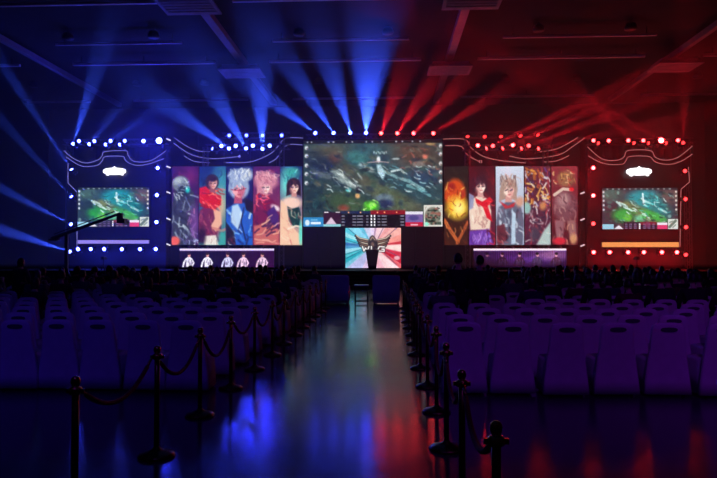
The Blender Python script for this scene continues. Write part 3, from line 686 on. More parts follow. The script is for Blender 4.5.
# short white tick lights along the inner tower edges
WT = emit('tick_white', (.9, .85, 1), 1.0); RT = emit('tick_pink', (1, .7, .75), .9)
for i, y in enumerate((139.6, 167, 192.5, 219, 244.6)):
    a, b_ = at(166.6, y - .8, 39.9), at(170.4, y + .8, 39.9)
    o = MB().tube([a, b_], .045).build('tick_light', WT); MB().tube([a + Vector((0, .05, 0)), a + Vector((-.25, .2, 0) if i else (-.2, .75, -.15))], .02, 5).build('mount', BLACK, o); tag(o, f'short white tick light right of the left tower, {ORD[i]} from the top', 'light bar', 'tick lights by left tower')
for i, y in enumerate((193, 219.5, 245.5)):
    a, b_ = at(580.5, y + .8, 39.9), at(584.5, y - .8, 39.9)
    o = MB().tube([a, b_], .045).build('tick_light', RT); MB().tube([b_ + Vector((0, .05, 0)), b_ + Vector((.25, .2, 0))], .02, 5).build('mount', BLACK, o); tag(o, f'short pink tick light left of the right tower, {ORD[i]} from the top', 'light bar', 'tick lights by right tower')

# blown-out white emblems over the tower screens
def emblem(cx, cy, W_, H_, side):
    pts = []
    prof = [(-1,.15),(-.93,-.35),(-.8,-.45),(-.72,-.55),(-.6,-.55),(-.45,-.62),(-.25,-.66),(-.1,-.72),(0,-1.0),(.1,-.72),(.25,-.66),(.45,-.62),(.6,-.55),(.72,-.55),(.8,-.45),(.93,-.35),(1,.15),(.9,.45),(.78,.55),(.74,.95),(.6,.9),(.55,.72),(.2,.8),(-.2,.8),(-.5,.72),(-.55,.98),(-.7,.9),(-.75,.6),(-.9,.5)]
    t = thing('tower_emblem', f'glowing white emblem above the {side} tower screen', 'sign', at(cx, cy, 39.85), 0, 'tower emblems')
    pl = [(x*W_/2*39.85/F, -y*H_/2*39.85/F) for x, y in prof]
    MB().prism(pl, -.06, .06).build('emblem_face', WHITE, t)
    MB().box(-W_/2*.9*39.85/F, W_/2*.9*39.85/F, .06, .16, -.12, .12).build('mount', BLACK, t)
emblem(114.5, 171, 23.5, 9.5, 'left'); emblem(639, 171.3, 24.5, 10, 'right')

# ticker light bars under the tower screens
for (x0, x1, y0, y1, lb, m) in ((78.2, 149, 240.2, 243.6, 'pale lavender light bar under the left tower screen', emit('bar_lavender', (.33, .26, .86), 1.0)),
                                (602, 678.5, 242.3, 247, 'orange light bar under the right tower screen', emit('bar_orange', (1.0, .36, .10), 1.0))):
    a, b_ = at(x0, y0, 39.85), at(x1, y1, 39.85)
    t = thing('ticker_bar', lb, 'light bar', (a.x, 39.85, b_.z), 0, 'tower ticker bars')
    Wb = b_.x - a.x
    MB().box(0, Wb/2 - .01, -.05, 0, 0, a.z - b_.z).build('bar_segment', m, t)
    MB().box(Wb/2 + .01, Wb, -.05, 0, 0, a.z - b_.z).build('bar_segment', m, t)
    MB().box(-.03, Wb + .03, 0, .16, -.03, a.z - b_.z + .03).build('housing', BLACK, t)

# ------------------------------------------------------------------ trusses
def truss(p0, p1, label, s=.34, r=.028):
    p0, p1 = Vector(p0), Vector(p1)
    t = thing('lighting_truss', label, 'truss', p0, 0)
    d = p1 - p0; L = d.length; vert = abs(d.z) > abs(d.x)
    offs = [(a*s/2, b_*s/2) for a, b_ in ((-1,-1),(1,-1),(1,1),(-1,1))]
    P3 = (lambda l, a, b_: Vector((a, b_, l))) if vert else (lambda l, a, b_: Vector((l, b_, a)))
    for a, b_ in offs: MB().tube([P3(0, a, b_), P3(L, a, b_)], r).build('chord', STEEL, t)
    n = max(2, round(L/(s*1.15))); m_ = MB()
    for q in range(4):
        (a0, b0), (a1, b1) = offs[q], offs[(q+1) % 4]
        for i in range(n):
            u, v = ((a0, b0), (a1, b1)) if i % 2 else ((a1, b1), (a0, b0))
            m_.tube([P3(L*i/n, *u), P3(L*(i+1)/n, *v)], r*.5, 4)
    o = m_.build('bracing', STEEL, t); o['kind'] = 'stuff'
    return t
def T(xa, xb, y, Y, lb): 
    a, b_ = at(xa, y, Y), at(xb, y, Y); b_.z = a.z
    return truss(a, b_, lb)
T(306, 441, 137.4, 39.95, 'lighting truss along the top of the main screen')
T(206, 290, 147.5, 40.4, 'lower lighting truss above the left posters')
T(222, 290, 135.8, 40.8, 'upper lighting truss above the left posters')
T(462, 549, 148.0, 40.4, 'lower lighting truss above the right posters')
T(462, 545, 135.3, 40.8, 'upper lighting truss above the right posters')
T(64, 168, 142.6, 40.75, 'lighting truss on top of the left tower')
T(587, 692, 142.2, 40.75, 'lighting truss on top of the right tower')
for x, y, wd in ((282, 135.8, 'left of the main screen'), (467, 135.3, 'right of the main screen'), (70, 142.6, 'outer left tower'), (687, 141.6, 'outer right tower'), (206, 147.5, 'left posters outer end'), (545, 147.5, 'right posters outer end')):
    a = at(x, y, 40.75); truss((a.x, 40.68 if 180 < x < 560 else 40.75, DECK), (a.x, 40.68 if 180 < x < 560 else 40.75, a.z), f'upright truss leg, {wd}', .3)

# ------------------------------------------------------------------ lamps
HEAD = MB().lathe([(.02, -.17), (.12, -.16), (.155, -.08), (.15, .06), (.135, .15), (.12, .155), (.118, .13), (.02, .13)], 14).mesh('head', True)
LENS = MB().lathe([(.002, .145), (.06, .142), (.112, .134), (.112, .128), (.002, .128)], 14).mesh('lens', True)
YOKE = MB().box(-.21, -.175, -.05, .05, -.2, .2).box(.175, .21, -.05, .05, -.2, .2).box(-.21, .21, -.06, .06, -.24, -.2).mesh('yoke')
BASE = MB().box(-.17, .17, -.12, .12, -.34, -.24).mesh('base', bevel=.015)
CLAMP = MB().box(-.03, .03, -.24, .24, -.57, -.34).mesh('clamp')
for me, m in ((HEAD, BLACK), (YOKE, BLACK), (BASE, BLACK), (CLAMP, STEEL)): me.materials.append(m)
lens_mats = {}
def lens_mesh(kind, strength):
    key = (kind, strength)
    if key not in lens_mats:
        me = LENS.copy(); col = {'blue': (.035, .05, 1.0), 'red': (1.0, .022, .024)}[kind]
        me.materials.append(emit(f'lens_{kind}_{strength}', col, strength*(2.2 if kind == 'blue' else 1.2))); lens_mats[key] = me
    return lens_mats[key]

def fixture(name, label, group, pos, aim, kind, strength, up=None):
    """a lamp: base + clamp at its back (towards +Y), yoke, head and glowing lens turned towards aim"""
    pos = Vector(pos)
    t = thing(name, label, 'stage light', pos, 0, group)
    q = Vector((0, 1, 0)).rotation_difference(Vector((0, 1, 0)))
    back = Matrix.Rotation(R(90), 3, 'X')         # local -z -> +y
    for nm, me in (('base', BASE), ('yoke', YOKE), ('clamp', CLAMP)):
        o = link(nm, me, None, t); o.rotation_euler = (R(90), 0, 0)
    d = (Vector(aim) - pos).normalized()
    hd = link('head', HEAD, None, t); hd.rotation_mode = 'QUATERNION'; hd.rotation_quaternion = d.to_track_quat('Z', 'Y')
    ln = link('lens', lens_mesh(kind, strength), None, hd)
    return t, d

def beam(px, py, Y, tx, ty, TY, kind, power, angle, label, group, blend=.75, strength=30, wash=0):
    p = at(px, py, Y); tg = at(tx, ty, TY)
    t, d = fixture('moving_head_light', label, group, p, tg, kind, strength)
    col = BLUE if kind == 'blue' else RED
    lamp('beam_light', 'SPOT', p + d*.2, power*K_BEAM, col, t, p + d*10, angle, blend, .05)
    if wash: lamp('spill_light', 'SPOT', p + Vector((0, -.32, 0)), wash*K_WASH, WASHBLUE if kind == 'blue' else RED, t, p + Vector((0, -10, -3.5)), 150, .6, .08)

def wash(px, py, Y, kind, power, label, group, strength=30, aim=None, big=1.0):
    p = at(px, py, Y)
    t, d = fixture('wash_light', label, group, p, aim or (p + Vector((0, -10, -1.2))), kind, strength)
    t.scale = (big, 1, big)
    if power: lamp('wash_lamp', 'POINT' if py > 150 else 'SPOT', p + d*.34, power*K_WASH, WASHBLUE if kind == 'blue' else RED, t, p + Vector((0, -10, -3.5)), 150, .6, .09*big)

G = 'blue lights over the main screen'
for i, (x, tx, ty, TY, pw, an) in enumerate(((316, 214, 58, 26, 4600, 8), (334, 262, 24, 25, 4200, 8), (350.5, 310, 0, 24, 4600, 9), (366, 374, -12, 23, 9000, 13))):
    beam(x, 133.6, 39.34, tx, ty, TY, 'blue', pw, an, f'blue beam light on the main screen truss, {ORD[i]} from left', G, wash=14 if i < 3 else 45)
G = 'red lights over the main screen'
for i, (x, tx, ty, TY, pw, an) in enumerate(((381, 412, 50, 26, 1400, 8), (397, 460, 40, 25.5, 1600, 8), (413, 494, 50, 26, 1600, 8), (432.5, 530, 74, 28, 1500, 7))):
    beam(x, 133.8, 39.34, tx, ty, TY, 'red', pw, an, f'red beam light on the main screen truss, {ORD[i]} from the blue ones', G, wash=18)
G = 'blue moving heads on the left tower top'
for i, (x, y, tx, ty, TY, pw, an) in enumerate(((73, 144.4, 120, -5, 24, 5600, 5), (89, 144.6, 140, 84, 29, 1500, 5), (105, 145, 206, 78, 30, 2800, 6), (119, 145, 225, 103, 32, 1800, 6))):
    beam(x, y, 40.15, tx, ty, TY, 'blue', pw, an, f'blue beam light low on the left tower top, {ORD[i]} from left', G, wash=5)
G = 'blue wash lights on the left tower top'
for i, (x, y, pw) in enumerate(((80, 141.2, 10), (95.3, 141.2, 5), (111.5, 141, 5), (125.5, 141, 5), (144.3, 141.2, 30), (159.8, 140.6, 700))):
    wash(x, y, 40.15, 'blue', pw, f'blue wash light on the left tower top, {ORD[i]} from left' + (', biggest glow' if i == 5 else ''), G, 30 if i < 4 else 80, big=1.7 if i == 5 else 1.0)
G = 'blue beam lights on the left tower edge'
for i, (x, y, tx, ty, TY, pw) in enumerate(((72.5, 171, -2, 58, 33, 3600), (72.6, 198, 0, 119, 34, 1700), (72.3, 225, -4, 186, 33, 3800), (71, 252, -10, 226, 32, 4600))):
    beam(x, y, 39.6, tx, ty, TY, 'blue', pw, 6 + i % 2, f'blue beam light on the outer left tower edge, {ORD[i]} from the top', G, wash=5)
G = 'blue wash lights up the left tower inner edge'
for i, (x, y, pw) in enumerate(((158.4, 168, 45), (157.6, 195, 40), (157.2, 222, 40))):
    wash(x, y, 39.6, 'blue', pw, f'blue wash light on the inner left tower edge, {ORD[i]} from the top', G, 40)
G = 'blue wash lights under the left tower screen'
for i, (x, pw) in enumerate(((79, 16), (91.7, 20), (105, 32), (122.7, 16), (140.8, 22), (156.5, 44))):
    wash(x, 248.9, 39.6, 'blue', pw, f'blue wash light below the left tower screen, {ORD[i]} from left', G, 40)
G = 'blue beam lights over the left posters'
for i, (x, y, tx, ty, TY, pw, an) in enumerate(((214.5, 149, 150, 136, 37, 900, 5), (229.7, 149, 150, 93, 28, 4800, 8), (246.4, 149, 200, 68, 27, 5200, 8), (262.5, 149.6, 258, 40, 26, 6000, 9))):
    beam(x, y, 39.8, tx, ty, TY, 'blue', pw, an, f'blue beam light in front of the left poster header, {ORD[i]} from left', G, wash=20)
G = 'blue wash lights over the left posters'
for i, (x, y, pw) in enumerate(((222, 146, 50), (236.2, 146, 50), (253.3, 145.8, 90), (270, 145.8, 60))):
    wash(x, y, 39.8, 'blue', pw, f'blue wash light on the lower left poster truss, {ORD[i]} from left', G, 40)
for i, (x, y, pw) in enumerate(((229.7, 135.6, 8), (246.8, 135.5, 8), (263, 135.6, 8), (282, 135.5, 10))):
    wash(x, y, 40.2, 'blue', pw, f'small blue light on the upper left poster truss, {ORD[i]} from left', 'blue lights on the upper left truss', 12)
G = 'red beam lights over the right posters'
for i, (x, y, tx, ty, TY, pw, an) in enumerate(((484.7, 149, 590, 100, 34, 4200, 6), (501, 149, 606, 104, 34, 4000, 6), (519.7, 149, 622, 111, 34, 3600, 6), (536.8, 149, 615, 132, 35, 2400, 5))):
    beam(x, y, 39.8, tx, ty, TY, 'red', pw, an, f'red beam light in front of the right poster header, {ORD[i]} from left', G, strength=14, wash=16)
G = 'red wash lights over the right posters'
for i, (x, y, pw) in enumerate(((477.6, 145.6, 18), (492.5, 146, 9), (512.4, 145.3, 34), (528.4, 145.8, 8))):
    wash(x, y, 39.8, 'red', pw, f'red wash light on the lower right poster truss, {ORD[i]} from left', G, 16 if i % 2 else 40)
for i, (x, y, tx, ty) in enumerate(((467.4, 135.3, 476, 200), (484.5, 135.5, 494, 190), (500.7, 135.5, 512, 190), (520, 134.8, 545, 190), (536.8, 134, 590, 185))):
    beam(x, y, 40.2, tx, ty, 36, 'red', 500, 8, f'small pinkish light on the upper right poster truss, {ORD[i]} from left', 'red lights on the upper right truss', strength=4, wash=6)
G = 'red wash lights on the right tower top'
for i, (x, y, pw) in enumerate(((592.8, 140.6, 18), (608, 140.8, 10), (627.5, 140.6, 12), (642.5, 140.6, 12), (660.3, 140.4, 120), (677, 140.4, 16))):
    wash(x, y, 40.15, 'red', pw, f'red wash light on the right tower top, {ORD[i]} from left' + (', biggest glow' if i == 4 else ''), G, 30 if i != 4 else 80, big=1.5 if i == 4 else 1.0)
G = 'red moving heads on the right tower top'
for i, (x, y, tx, ty, TY, pw) in enumerate(((599, 144, 560, 110, 36, 400), (634.5, 143.8, 590, 100, 35, 600), (649.5, 144, 565, 98, 36, 1100), (667, 143.8, 578, 96, 35, 2600), (683, 143.8, 686, 50, 31, 450))):
    beam(x, y, 40.15, tx, ty, TY, 'red', pw, 7, f'small red beam light on the right tower top, {ORD[i]} from left', G, strength=5, wash=4)
G = 'red wash lights up the right tower inner edge'
for i, (x, y, pw) in enumerate(((592.6, 168, 60), (592.6, 195.5, 45), (592.6, 223.5, 8))):
    wash(x, y, 39.6, 'red', pw, f'red wash light on the inner right tower edge, {ORD[i]} from the top', G, 50 if i < 2 else 12)
G = 'red wash lights under the right tower screen'
for i, (x, pw) in enumerate(((593, 28), (609, 36), (627.3, 22), (643, 46), (661, 34), (676, 24))):
    wash(x, 252, 39.6, 'red', pw, f'red wash light below the right tower screen, {ORD[i]} from left', G, 40)
for i, (x, y) in enumerate(((684, 171), (684.6, 199), (685, 227), (684.8, 254.5))):
    wash(x, y, 39.6, 'red', 8, f'small red light on the outer right tower edge, {ORD[i]} from the top', 'red lights on the right tower edge', 7)

# house wash lights on a truss over the rear of the hall (behind the photographer); centre one added to brighten the armchairs
truss((-9, 1.0, 8.6), (9, 1.0, 8.6), 'rear house lighting truss above the back of the hall', .4)
for x, e, col, wd, ty, ang in ((-6.5, 300, (.05, .02, 1.0), 'far left', 8.2, 62), (-2.6, 240, (.10, .015, 1.0), 'left', 8.2, 62), (2.8, 380, (.30, .02, 1.0), 'right', 8.2, 62), (7, 480, (.36, .02, 1.0), 'far right', 8.2, 62), (-.8, 3000, (.06, .03, 1.0), 'added centre fill for the armchairs', 23, 11)):
    p = Vector((x, .45, 8.3)); tg = (x*1.15, ty, .4)
    t, d = fixture('house_wash_light', f'violet house wash light on the rear truss, {wd}', 'rear house lights', p, tg, 'blue', 6)
    lamp('house_lamp', 'SPOT', p + d*.25, e, col, t, tg, ang, 1.0, .12)

# ------------------------------------------------------------------ chairs in rows
def rr(cx, cy, rx, ry, z, e=4.0, n=16): return [Vector((x, y, z)) for x, y in sup(cx, cy, rx, ry, n, e)]
def chair_proto():
    t = thing('banquet_chair', '', 'chair')
    # back: cloth from the floor up, leaning back a little, rounded shoulders
    prof = [(.03, .298, -.215, .045), (.20, .280, -.213, .043), (.47, .245, -.215, .042), (.62, .222, -.228, .042), (.78, .212, -.245, .040), (.86, .205, -.254, .038), (.905, .186, -.258, .034), (.93, .15, -.26, .026), (.942, .09, -.26, .012)]
    MB().loft([rr(0, y, hx, hy, z, 4.0, 18) for z, hx, y, hy in prof]).build('back_cover', COVER, t, True)
    prof = [(.03, .275, .03, .235), (.25, .262, .03, .228), (.43, .25, .03, .225), (.468, .238, .03, .215), (.478, .20, .03, .18)]
    MB().loft([rr(0, y, hx, hy, z, 5.0, 18) for z, hx, y, hy in prof]).build('seat_cover', COVER, t, True)
    sl = [Vector((x, 0, z)) for x, z in sup(0, .855, .105, .030, 14, 2.6)]
    MB().loft([[p + Vector((0, y, -.12*(y + .297))) for p in sl] for y in (-.297, -.283)]).build('hand_slot', SLOT, t)
    for sx in (-1, 1):
        for y in (-.2, .22): MB().box(sx*.2 - .015, sx*.2 + .015, y - .015, y + .015, 0, .06).build('leg', BLACK, t)
    return t
ROWP, ROW0, NROW = 1.06, 8.3, 14
CH = remember(chair_proto())
first = True
STANDERS = [(1.36, 12.05), (1.86, 12.7), (-9.85, 16.2), (8.35, 15.6)]
SEATS = []                      # (side, row, index, x, y)
def frame_x(y): return (-(388 + 40)/F*y, (717 - 388 + 48)/F*y)
rj = random.Random(3)
for r_ in range(NROW):
    y = ROW0 + r_*ROWP
    lo, hi = frame_x(y)
    for side, xs, pitch, sg in (('left', -2.62, .585, -1), ('right', .98, .64, 1)):
        if r_ >= 1 and side == 'right': pitch = .62; xs = 1.02
        k = 0
        while True:
            x = xs + sg*(k*pitch)
            if x < lo or x > hi or k > 15: break
            if any(abs(x-a_) < .5 and abs(y-b_) < .52 for a_, b_ in STANDERS): k += 1; continue
            jx, jy, jr = rj.uniform(-.03, .03), rj.uniform(-.04, .04), rj.uniform(-.06, .06)
            lb = f'white-covered banquet chair, {ORD[k]} from the aisle, {ORD[r_]} row, {side} block'
            gp = f'covered chairs {side} of the aisle'
            if first:
                CH.location = (x+jx, y+jy, 0); CH.rotation_euler = (0, 0, jr); CH['label'] = lb; CH['group'] = gp; first = False
            else: dup(CH, (x+jx, y+jy, 0), jr, lb, gp)
            SEATS.append((side, r_, k, x+jx, y+jy, jr)); k += 1

# ------------------------------------------------------------------ stanchions and velvet ropes along the aisle
def stanchion_proto():
    t = thing('rope_stanchion', '', 'stanchion')
    MB().lathe([(.16, 0), (.165, .015), (.15, .03), (.08, .05), (.035, .07), (.026, .09)], 18).build('base', mat('dark_brass', (.12, .08, .03), .3, 1.0), t, True)
    MB().lathe([(.024, .08), (.024, .92)], 12).build('pole', mat('dark_brass', (.12, .08, .03), .3, 1.0), t, True)
    MB().lathe([(.026, .86), (.042, .87), (.042, .905), (.026, .915)], 12).build('collar', BRASS, t, True)
    MB().lathe([(.012, .905), (.022, .915), (.032, .94), (.033, .955), (.026, .975), (.012, .985), (.001, .987)], 12).build('finial_ball', BRASS, t, True)
    for a in range(4): MB().box(.04, .062, -.008, .008, .872, .9, Matrix.Rotation(R(90)*a, 4, 'Z')).build('hook', BRASS, t)
    return t
SP = remember(stanchion_proto()); first = True
lines = {'left': (-2.1, [4.1 + 1.4*i for i in range(13)]), 'right': (.53, [3.1 + 1.36*i for i in range(14)])}
for side, (x, ys) in lines.items():
    for i, y in enumerate(ys):
        lb = f'brass rope stanchion along the {side} side of the aisle, {ORD[i]} from the front'
        gp = f'rope stanchions {side} of the aisle'
        jx = rj.uniform(-.03, .03) if i else 0
        if first: SP.location = (x, y, 0); SP['label'] = lb; SP['group'] = gp; first = False
        else: dup(SP, (x+jx, y, 0), 0, lb, gp)
    for i, (ya, yb) in enumerate(zip(ys[:-1], ys[1:])):
        t = thing('velvet_rope', f'dark red velvet rope along the {side} side of the aisle, {ORD[i]} span from the front', 'rope', (x, ya, 0), 0, f'velvet ropes {side} of the aisle')
        L = yb - ya; sag = .22 + .05*((i*7) % 3)
        def z_(u): return .885 - sag*4*u*(1-u)
        pts = [(0, .06 + (L-.12)*u, z_(u)) for u in [j/14 for j in range(15)]]
        MB().tube(pts[1:-1], .019, 7).build('rope', VELVET, t, True)
        MB().tube(pts[:2], .012, 6).build('hook_end', BRASS, t, True); MB().tube(pts[-2:], .012, 6).build('hook_end', BRASS, t, True)

# ------------------------------------------------------------------ people
def skin_mesh(name, chains, sub=1):
    """chains: list of [(pos, radius), ...]; equal positions share a vertex -> one continuous surface"""
    vs, rad, es, idx = [], [], [], {}
    for ch in chains:
        prev = None
        for p, r in ch:
            k = tuple(round(q, 4) for q in p)
            if k not in idx: idx[k] = len(vs); vs.append(p); rad.append(r)
            if prev is not None and (prev, idx[k]) not in es: es.append((prev, idx[k]))
            prev = idx[k]
    me = bpy.data.meshes.new(name); me.from_pydata(vs, es, [])
    o = bpy.data.objects.new(name, me); COL.objects.link(o)
    o.modifiers.new('s', 'SKIN'); 
    sv = me.skin_vertices[0].data
    for i, r in enumerate(rad): sv[i].radius = (r, r) if not isinstance(r, tuple) else r
    sv[0].use_root = True
    s_ = o.modifiers.new('d', 'SUBSURF'); s_.levels = sub; s_.render_levels = sub
    dg = bpy.context.evaluated_depsgraph_get(); dg.update()
    out = bpy.data.meshes.new_from_object(o.evaluated_get(dg)); out.name = name
    bpy.data.objects.remove(o); bpy.data.meshes.remove(me)
    out.materials.clear()
    out.polygons.foreach_set('use_smooth', [True]*len(out.polygons))
    return out

def head_geo(c, turn=0, tilt=0):
    """head surface with brow, nose, chin and ears around centre c, facing +Y"""
    m_ = MB(); rings = []; N = 16
    for i in range(13):
        ph = -math.pi/2 + math.pi*(i + .02)/12.04
        z = math.sin(ph); r = math.cos(ph); ring = []
        for j in range(N):
            a = 2*math.pi*j/N; x, y = r*math.sin(a), r*math.cos(a)
            w_ = 1.0 - .22*max(0, -z)**1.2            # narrower jaw
            X_, Y_, Z_ = x*.074*w_, y*.094*(1 - .12*max(0, -z)), z*.118
            if y > .75*r and abs(x) < .25: 
                Y_ += .022*math.exp(-((z + .08)/.20)**2)*(1 - abs(x)*3)     # nose
            if y > .3: Y_ -= .010*math.exp(-((z - .10)/.12)**2)*(1 if .2 < abs(x) < .7 else 0)   # eye sockets
            ring.append(Vector((X_, Y_, Z_)))
        rings.append(ring)
    m_.loft(rings)
    for s in (-1, 1):
        m_.loft([[Vector((s*(.070 + d), -.005 + .017*k*math.cos(a), -.005 + .032*k*math.sin(a))) for a in [2*math.pi*q/8 for q in range(8)]] for d, k in ((0, .8), (.010, 1), (.014, .7))])
    M = Matrix.Translation(c) @ Matrix.Rotation(turn, 4, 'Z') @ Matrix.Rotation(tilt, 4, 'X')
    m_.v = [tuple(M @ Vector(p)) for p in m_.v]
    return m_, M

SKIN = mat('skin', (.50, .33, .25), .55)
HAIR = mat('black_hair', (.012, .010, .010), .5)
EYE = mat('dark_eye', (.01, .008, .008), .2)
def person_proto(name, joints, shirt, trousers, long_hair=False, cap=False, turn=0, tilt=0):
    """joints: dict of named points; body is one continuous surface, clothing and hair are its children"""
    J = {k: Vector(v) for k, v in joints.items()}
    pel, chest, neck, headc = J['pelvis'], J['chest'], J['neck'], J['head']
    waist = (pel + chest)/2
    ch = [[(pel, .125), (waist, .115), (chest, .135), ((chest*.35 + neck*.65), .08), (neck, .052), (neck + (headc-neck)*.6, .05)]]
    sh, tr = [[(pel + Vector((0, 0, -.03)), .148), (waist, .142), (chest, .160), ((chest*.4 + neck*.6), .085)]], []
    tr_root = pel + Vector((0, 0, -.02))
    shoes = []
    for s in 'LR':
        S, E, Hn = J['shoulder'+s], J['elbow'+s], J['hand'+s]
        d = (Hn - E).normalized(); wr = Hn - d*.02
        arm = [(chest, .135), (S, .060), (S*.5+E*.5, .047), (E, .040), (E*.4+wr*.6, .034), (wr, .024), (Hn + d*.045, .032), (Hn + d*.075, .026)]
        ch.append(arm)
        side = d.cross(Vector((0, 0, 1))); side = side.normalized() if side.length > .1 else Vector((1, 0, 0))
        palm_n = side.cross(d).normalized()
        for q, (off, l) in enumerate(((-.024, .060), (-.008, .072), (.008, .068), (.024, .052))):
            b0 = Hn + d*.075
            p1 = Hn + d*.085 + side*off; p2 = p1 + d*l*.55 - palm_n*.008; p3 = p1 + d*l*.95 - palm_n*.028
            ch.append([(b0, .026), (p1, .0095), (p2, .0085), (p3, .007)])
        th0 = Hn + d*.02; sg = 1 if s == 'L' else -1
        ch.append([(Hn + d*.045, .032), (th0 + side*.038*sg + d*.025, .011), (th0 + side*.050*sg + d*.06 - palm_n*.01, .008)])
        sh.append([(chest, .160), (S, .078), (S*.5+E*.5, .062), (E, .054), (E*.25+wr*.75, .046), (wr - d*.012, .042)])
        Hp, K, A, T_ = J['hip'+s], J['knee'+s], J['ankle'+s], J['toe'+s]
        ch.append([(pel, .125), (Hp, .088), (Hp*.5+K*.5, .078), (K, .056), (K*.55+A*.45, .052), (A, .036)])
        tr.append([(tr_root, .138), (Hp, .102), (Hp*.5+K*.5, .092), (K, .070), (K*.55+A*.45, .064), (A + (K-A)*.1, .056)])
        dv = (T_ - A); dv.z = 0; dv.normalize(); sd = Vector((-dv.y, dv.x, 0)); base = Vector((A.x, A.y, T_.z - .03))
        rg = []
        for f, wd, h in ((-.075, .030, .075), (-.06, .042, .085), (.0, .043, .085), (.07, .047, .060), (.14, .046, .045), (.18, .030, .030)):
            cc = base + dv*f
            rg.append([cc + sd*wd*a + Vector((0, 0, b_*h)) for a, b_ in ((-1, 0), (1, 0), (1, .6), (.5, 1), (-.5, 1), (-1, .6))])
        shoes.append(MB().loft(rg))
    t = thing(name, '', 'person')
    body = skin_mesh('body', ch)
    hm, M = head_geo(headc, turn, tilt)
    bm = bmesh.new(); bm.from_mesh(body)
    nv = [bm.verts.new(p) for p in hm.v]
    for f in hm.f:
        try: bm.faces.new([nv[i] for i in f]).smooth = True
        except ValueError: pass
    bmesh.ops.recalc_face_normals(bm, faces=bm.faces); bm.to_mesh(body); bm.free()
    bo = link('body', body, SKIN, t)
    link('top', skin_mesh('top', sh), shirt, t); link('trousers', skin_mesh('trousers', tr), trousers, t)
    for s_ in shoes: s_.build('shoe', BLACK, t, True)
    # hair: shell over the skull, open at the face
    rings = []; N = 18
    low = -.95 if long_hair else -.42
    for i in range(10):
        z = 1 - (1 - low)*(i/9)**1.1
        r = math.sqrt(max(.0005, 1 - min(1, abs(z))**2)) if z > -.3 else (.96 if long_hair else math.sqrt(1 - .09)*(1 + (z+.3)*.6))
        ring = []
        for j in range(N):
            a = 2*math.pi*j/N; x, y = math.sin(a), math.cos(a)
            k = 1.0
            if y > .45 and z < .45: k = .80                      # tucked under the face surface
            ring.append(M @ Vector((x*r*.085*k, (y*r*.106 - .010)*k, z*.128 + .006)))
        rings.append(ring)
    MB().loft(rings).build('hair', HAIR, t, True)
    fm = MB()
    for s_ in (-1, 1): 
        MB().lathe([(.001, -.007), (.011, 0), (.001, .007)], 8, (0, 0, 0)).mesh('eye')
        e = MB().lathe([(.001, -.006), (.011, 0), (.001, .006)], 8); e.v = [tuple(M @ (Vector(p) + Vector((s_*.029, .083, .012)))) for p in e.v]; e.build('eye', EYE, bo, True)
    e = MB().box(-.022, .022, -.004, .004, -.004, .004); e.v = [tuple(M @ (Vector(p) + Vector((0, .083, -.062)))) for p in e.v]; e.build('mouth', mat('lips', (.35, .12, .11), .5), bo)
    return remember(t)

def seated(lean=0.0, hands='lap', dx=0.0):
    J = {'pelvis': (0, -.06, .575), 'chest': (0, -.10+lean*.7, .90), 'neck': (0, -.08+lean, 1.08), 'head': (dx, -.05+lean*1.15, 1.215)}
    for s, g in (('L', -1), ('R', 1)):
        J['shoulder'+s] = (g*.185, -.09+lean*.9, 1.0)
        if hands == 'lap': J['elbow'+s] = (g*.245, .0+lean*.6, .74); J['hand'+s] = (g*.12, .20+lean*.3, .665)
        elif hands == 'up': J['elbow'+s] = (g*.24, .12+lean, .80); J['hand'+s] = (g*.09, .30+lean, 1.05)
        elif hands == 'desk': J['elbow'+s] = (g*.27, .10+lean, .76); J['hand'+s] = (g*.16, .34+lean, .80)
        J['hip'+s] = (g*.10, .0, .565); J['knee'+s] = (g*.13, .40, .545); J['ankle'+s] = (g*.14, .40, .09); J['toe'+s] = (g*.15, .55, .03)
    return J
def standing(h=1.72, arms='side', stride=.05, lean=0):
    k = h/1.72
    J = {'pelvis': (0, 0, .95*k), 'chest': (0, lean*.6, 1.27*k), 'neck': (0, .01+lean, 1.47*k), 'head': (0, .03+lean*1.1, 1.60*k)}
    for s, g in (('L', -1), ('R', 1)):
        J['shoulder'+s] = (g*.19, lean*.8, 1.39*k)
        if arms == 'side': J['elbow'+s] = (g*.26, -.02, 1.10*k); J['hand'+s] = (g*.25, .07, .86*k)
        elif arms == 'camera': J['elbow'+s] = (g*.27, .16, 1.13*k); J['hand'+s] = (g*.12, .36, 1.28*k)
        elif arms == 'front': J['elbow'+s] = (g*.27, .05, 1.10*k); J['hand'+s] = (g*.06, .24, 1.06*k)
        J['hip'+s] = (g*.10, 0, .91*k); J['knee'+s] = (g*.11, .03+g*stride, .50*k); J['ankle'+s] = (g*.12, -.02+g*stride, .09); J['toe'+s] = (g*.14, .13+g*stride, .03)
    return J
BLK = mat('black_cloth', (.014, .014, .017), .85, 0, .2, 30); NVY = mat('navy_cloth', (.02, .025, .06), .85, 0, .2, 30)
GRY = mat('grey_cloth', (.10, .10, .11), .85, 0, .2, 30); WHT = mat('white_jersey', (.65, .65, .67), .8, 0, .1, 30); MAR = mat('maroon_cloth', (.07, .012, .018), .85, 0, .2, 30)
PROTO = [
    (person_proto('spectator', seated(), BLK, BLK), 'short-haired spectator in a black top'),
    (person_proto('spectator', seated(.06, 'lap', .01), NVY, BLK, True), 'long-haired spectator in a navy top'),
    (person_proto('spectator', seated(.03, 'up'), GRY, NVY), 'spectator in a grey top holding both hands up'),
    (person_proto('spectator', seated(-.03, 'lap', -.02), MAR, BLK, turn=.3), 'spectator in a maroon top, head turned aside'),
    (person_proto('spectator', seated(.10, 'lap'), BLK, GRY, True, turn=-.2), 'long-haired spectator leaning forward in black'),
]
used = set()
ps = random.Random(11)
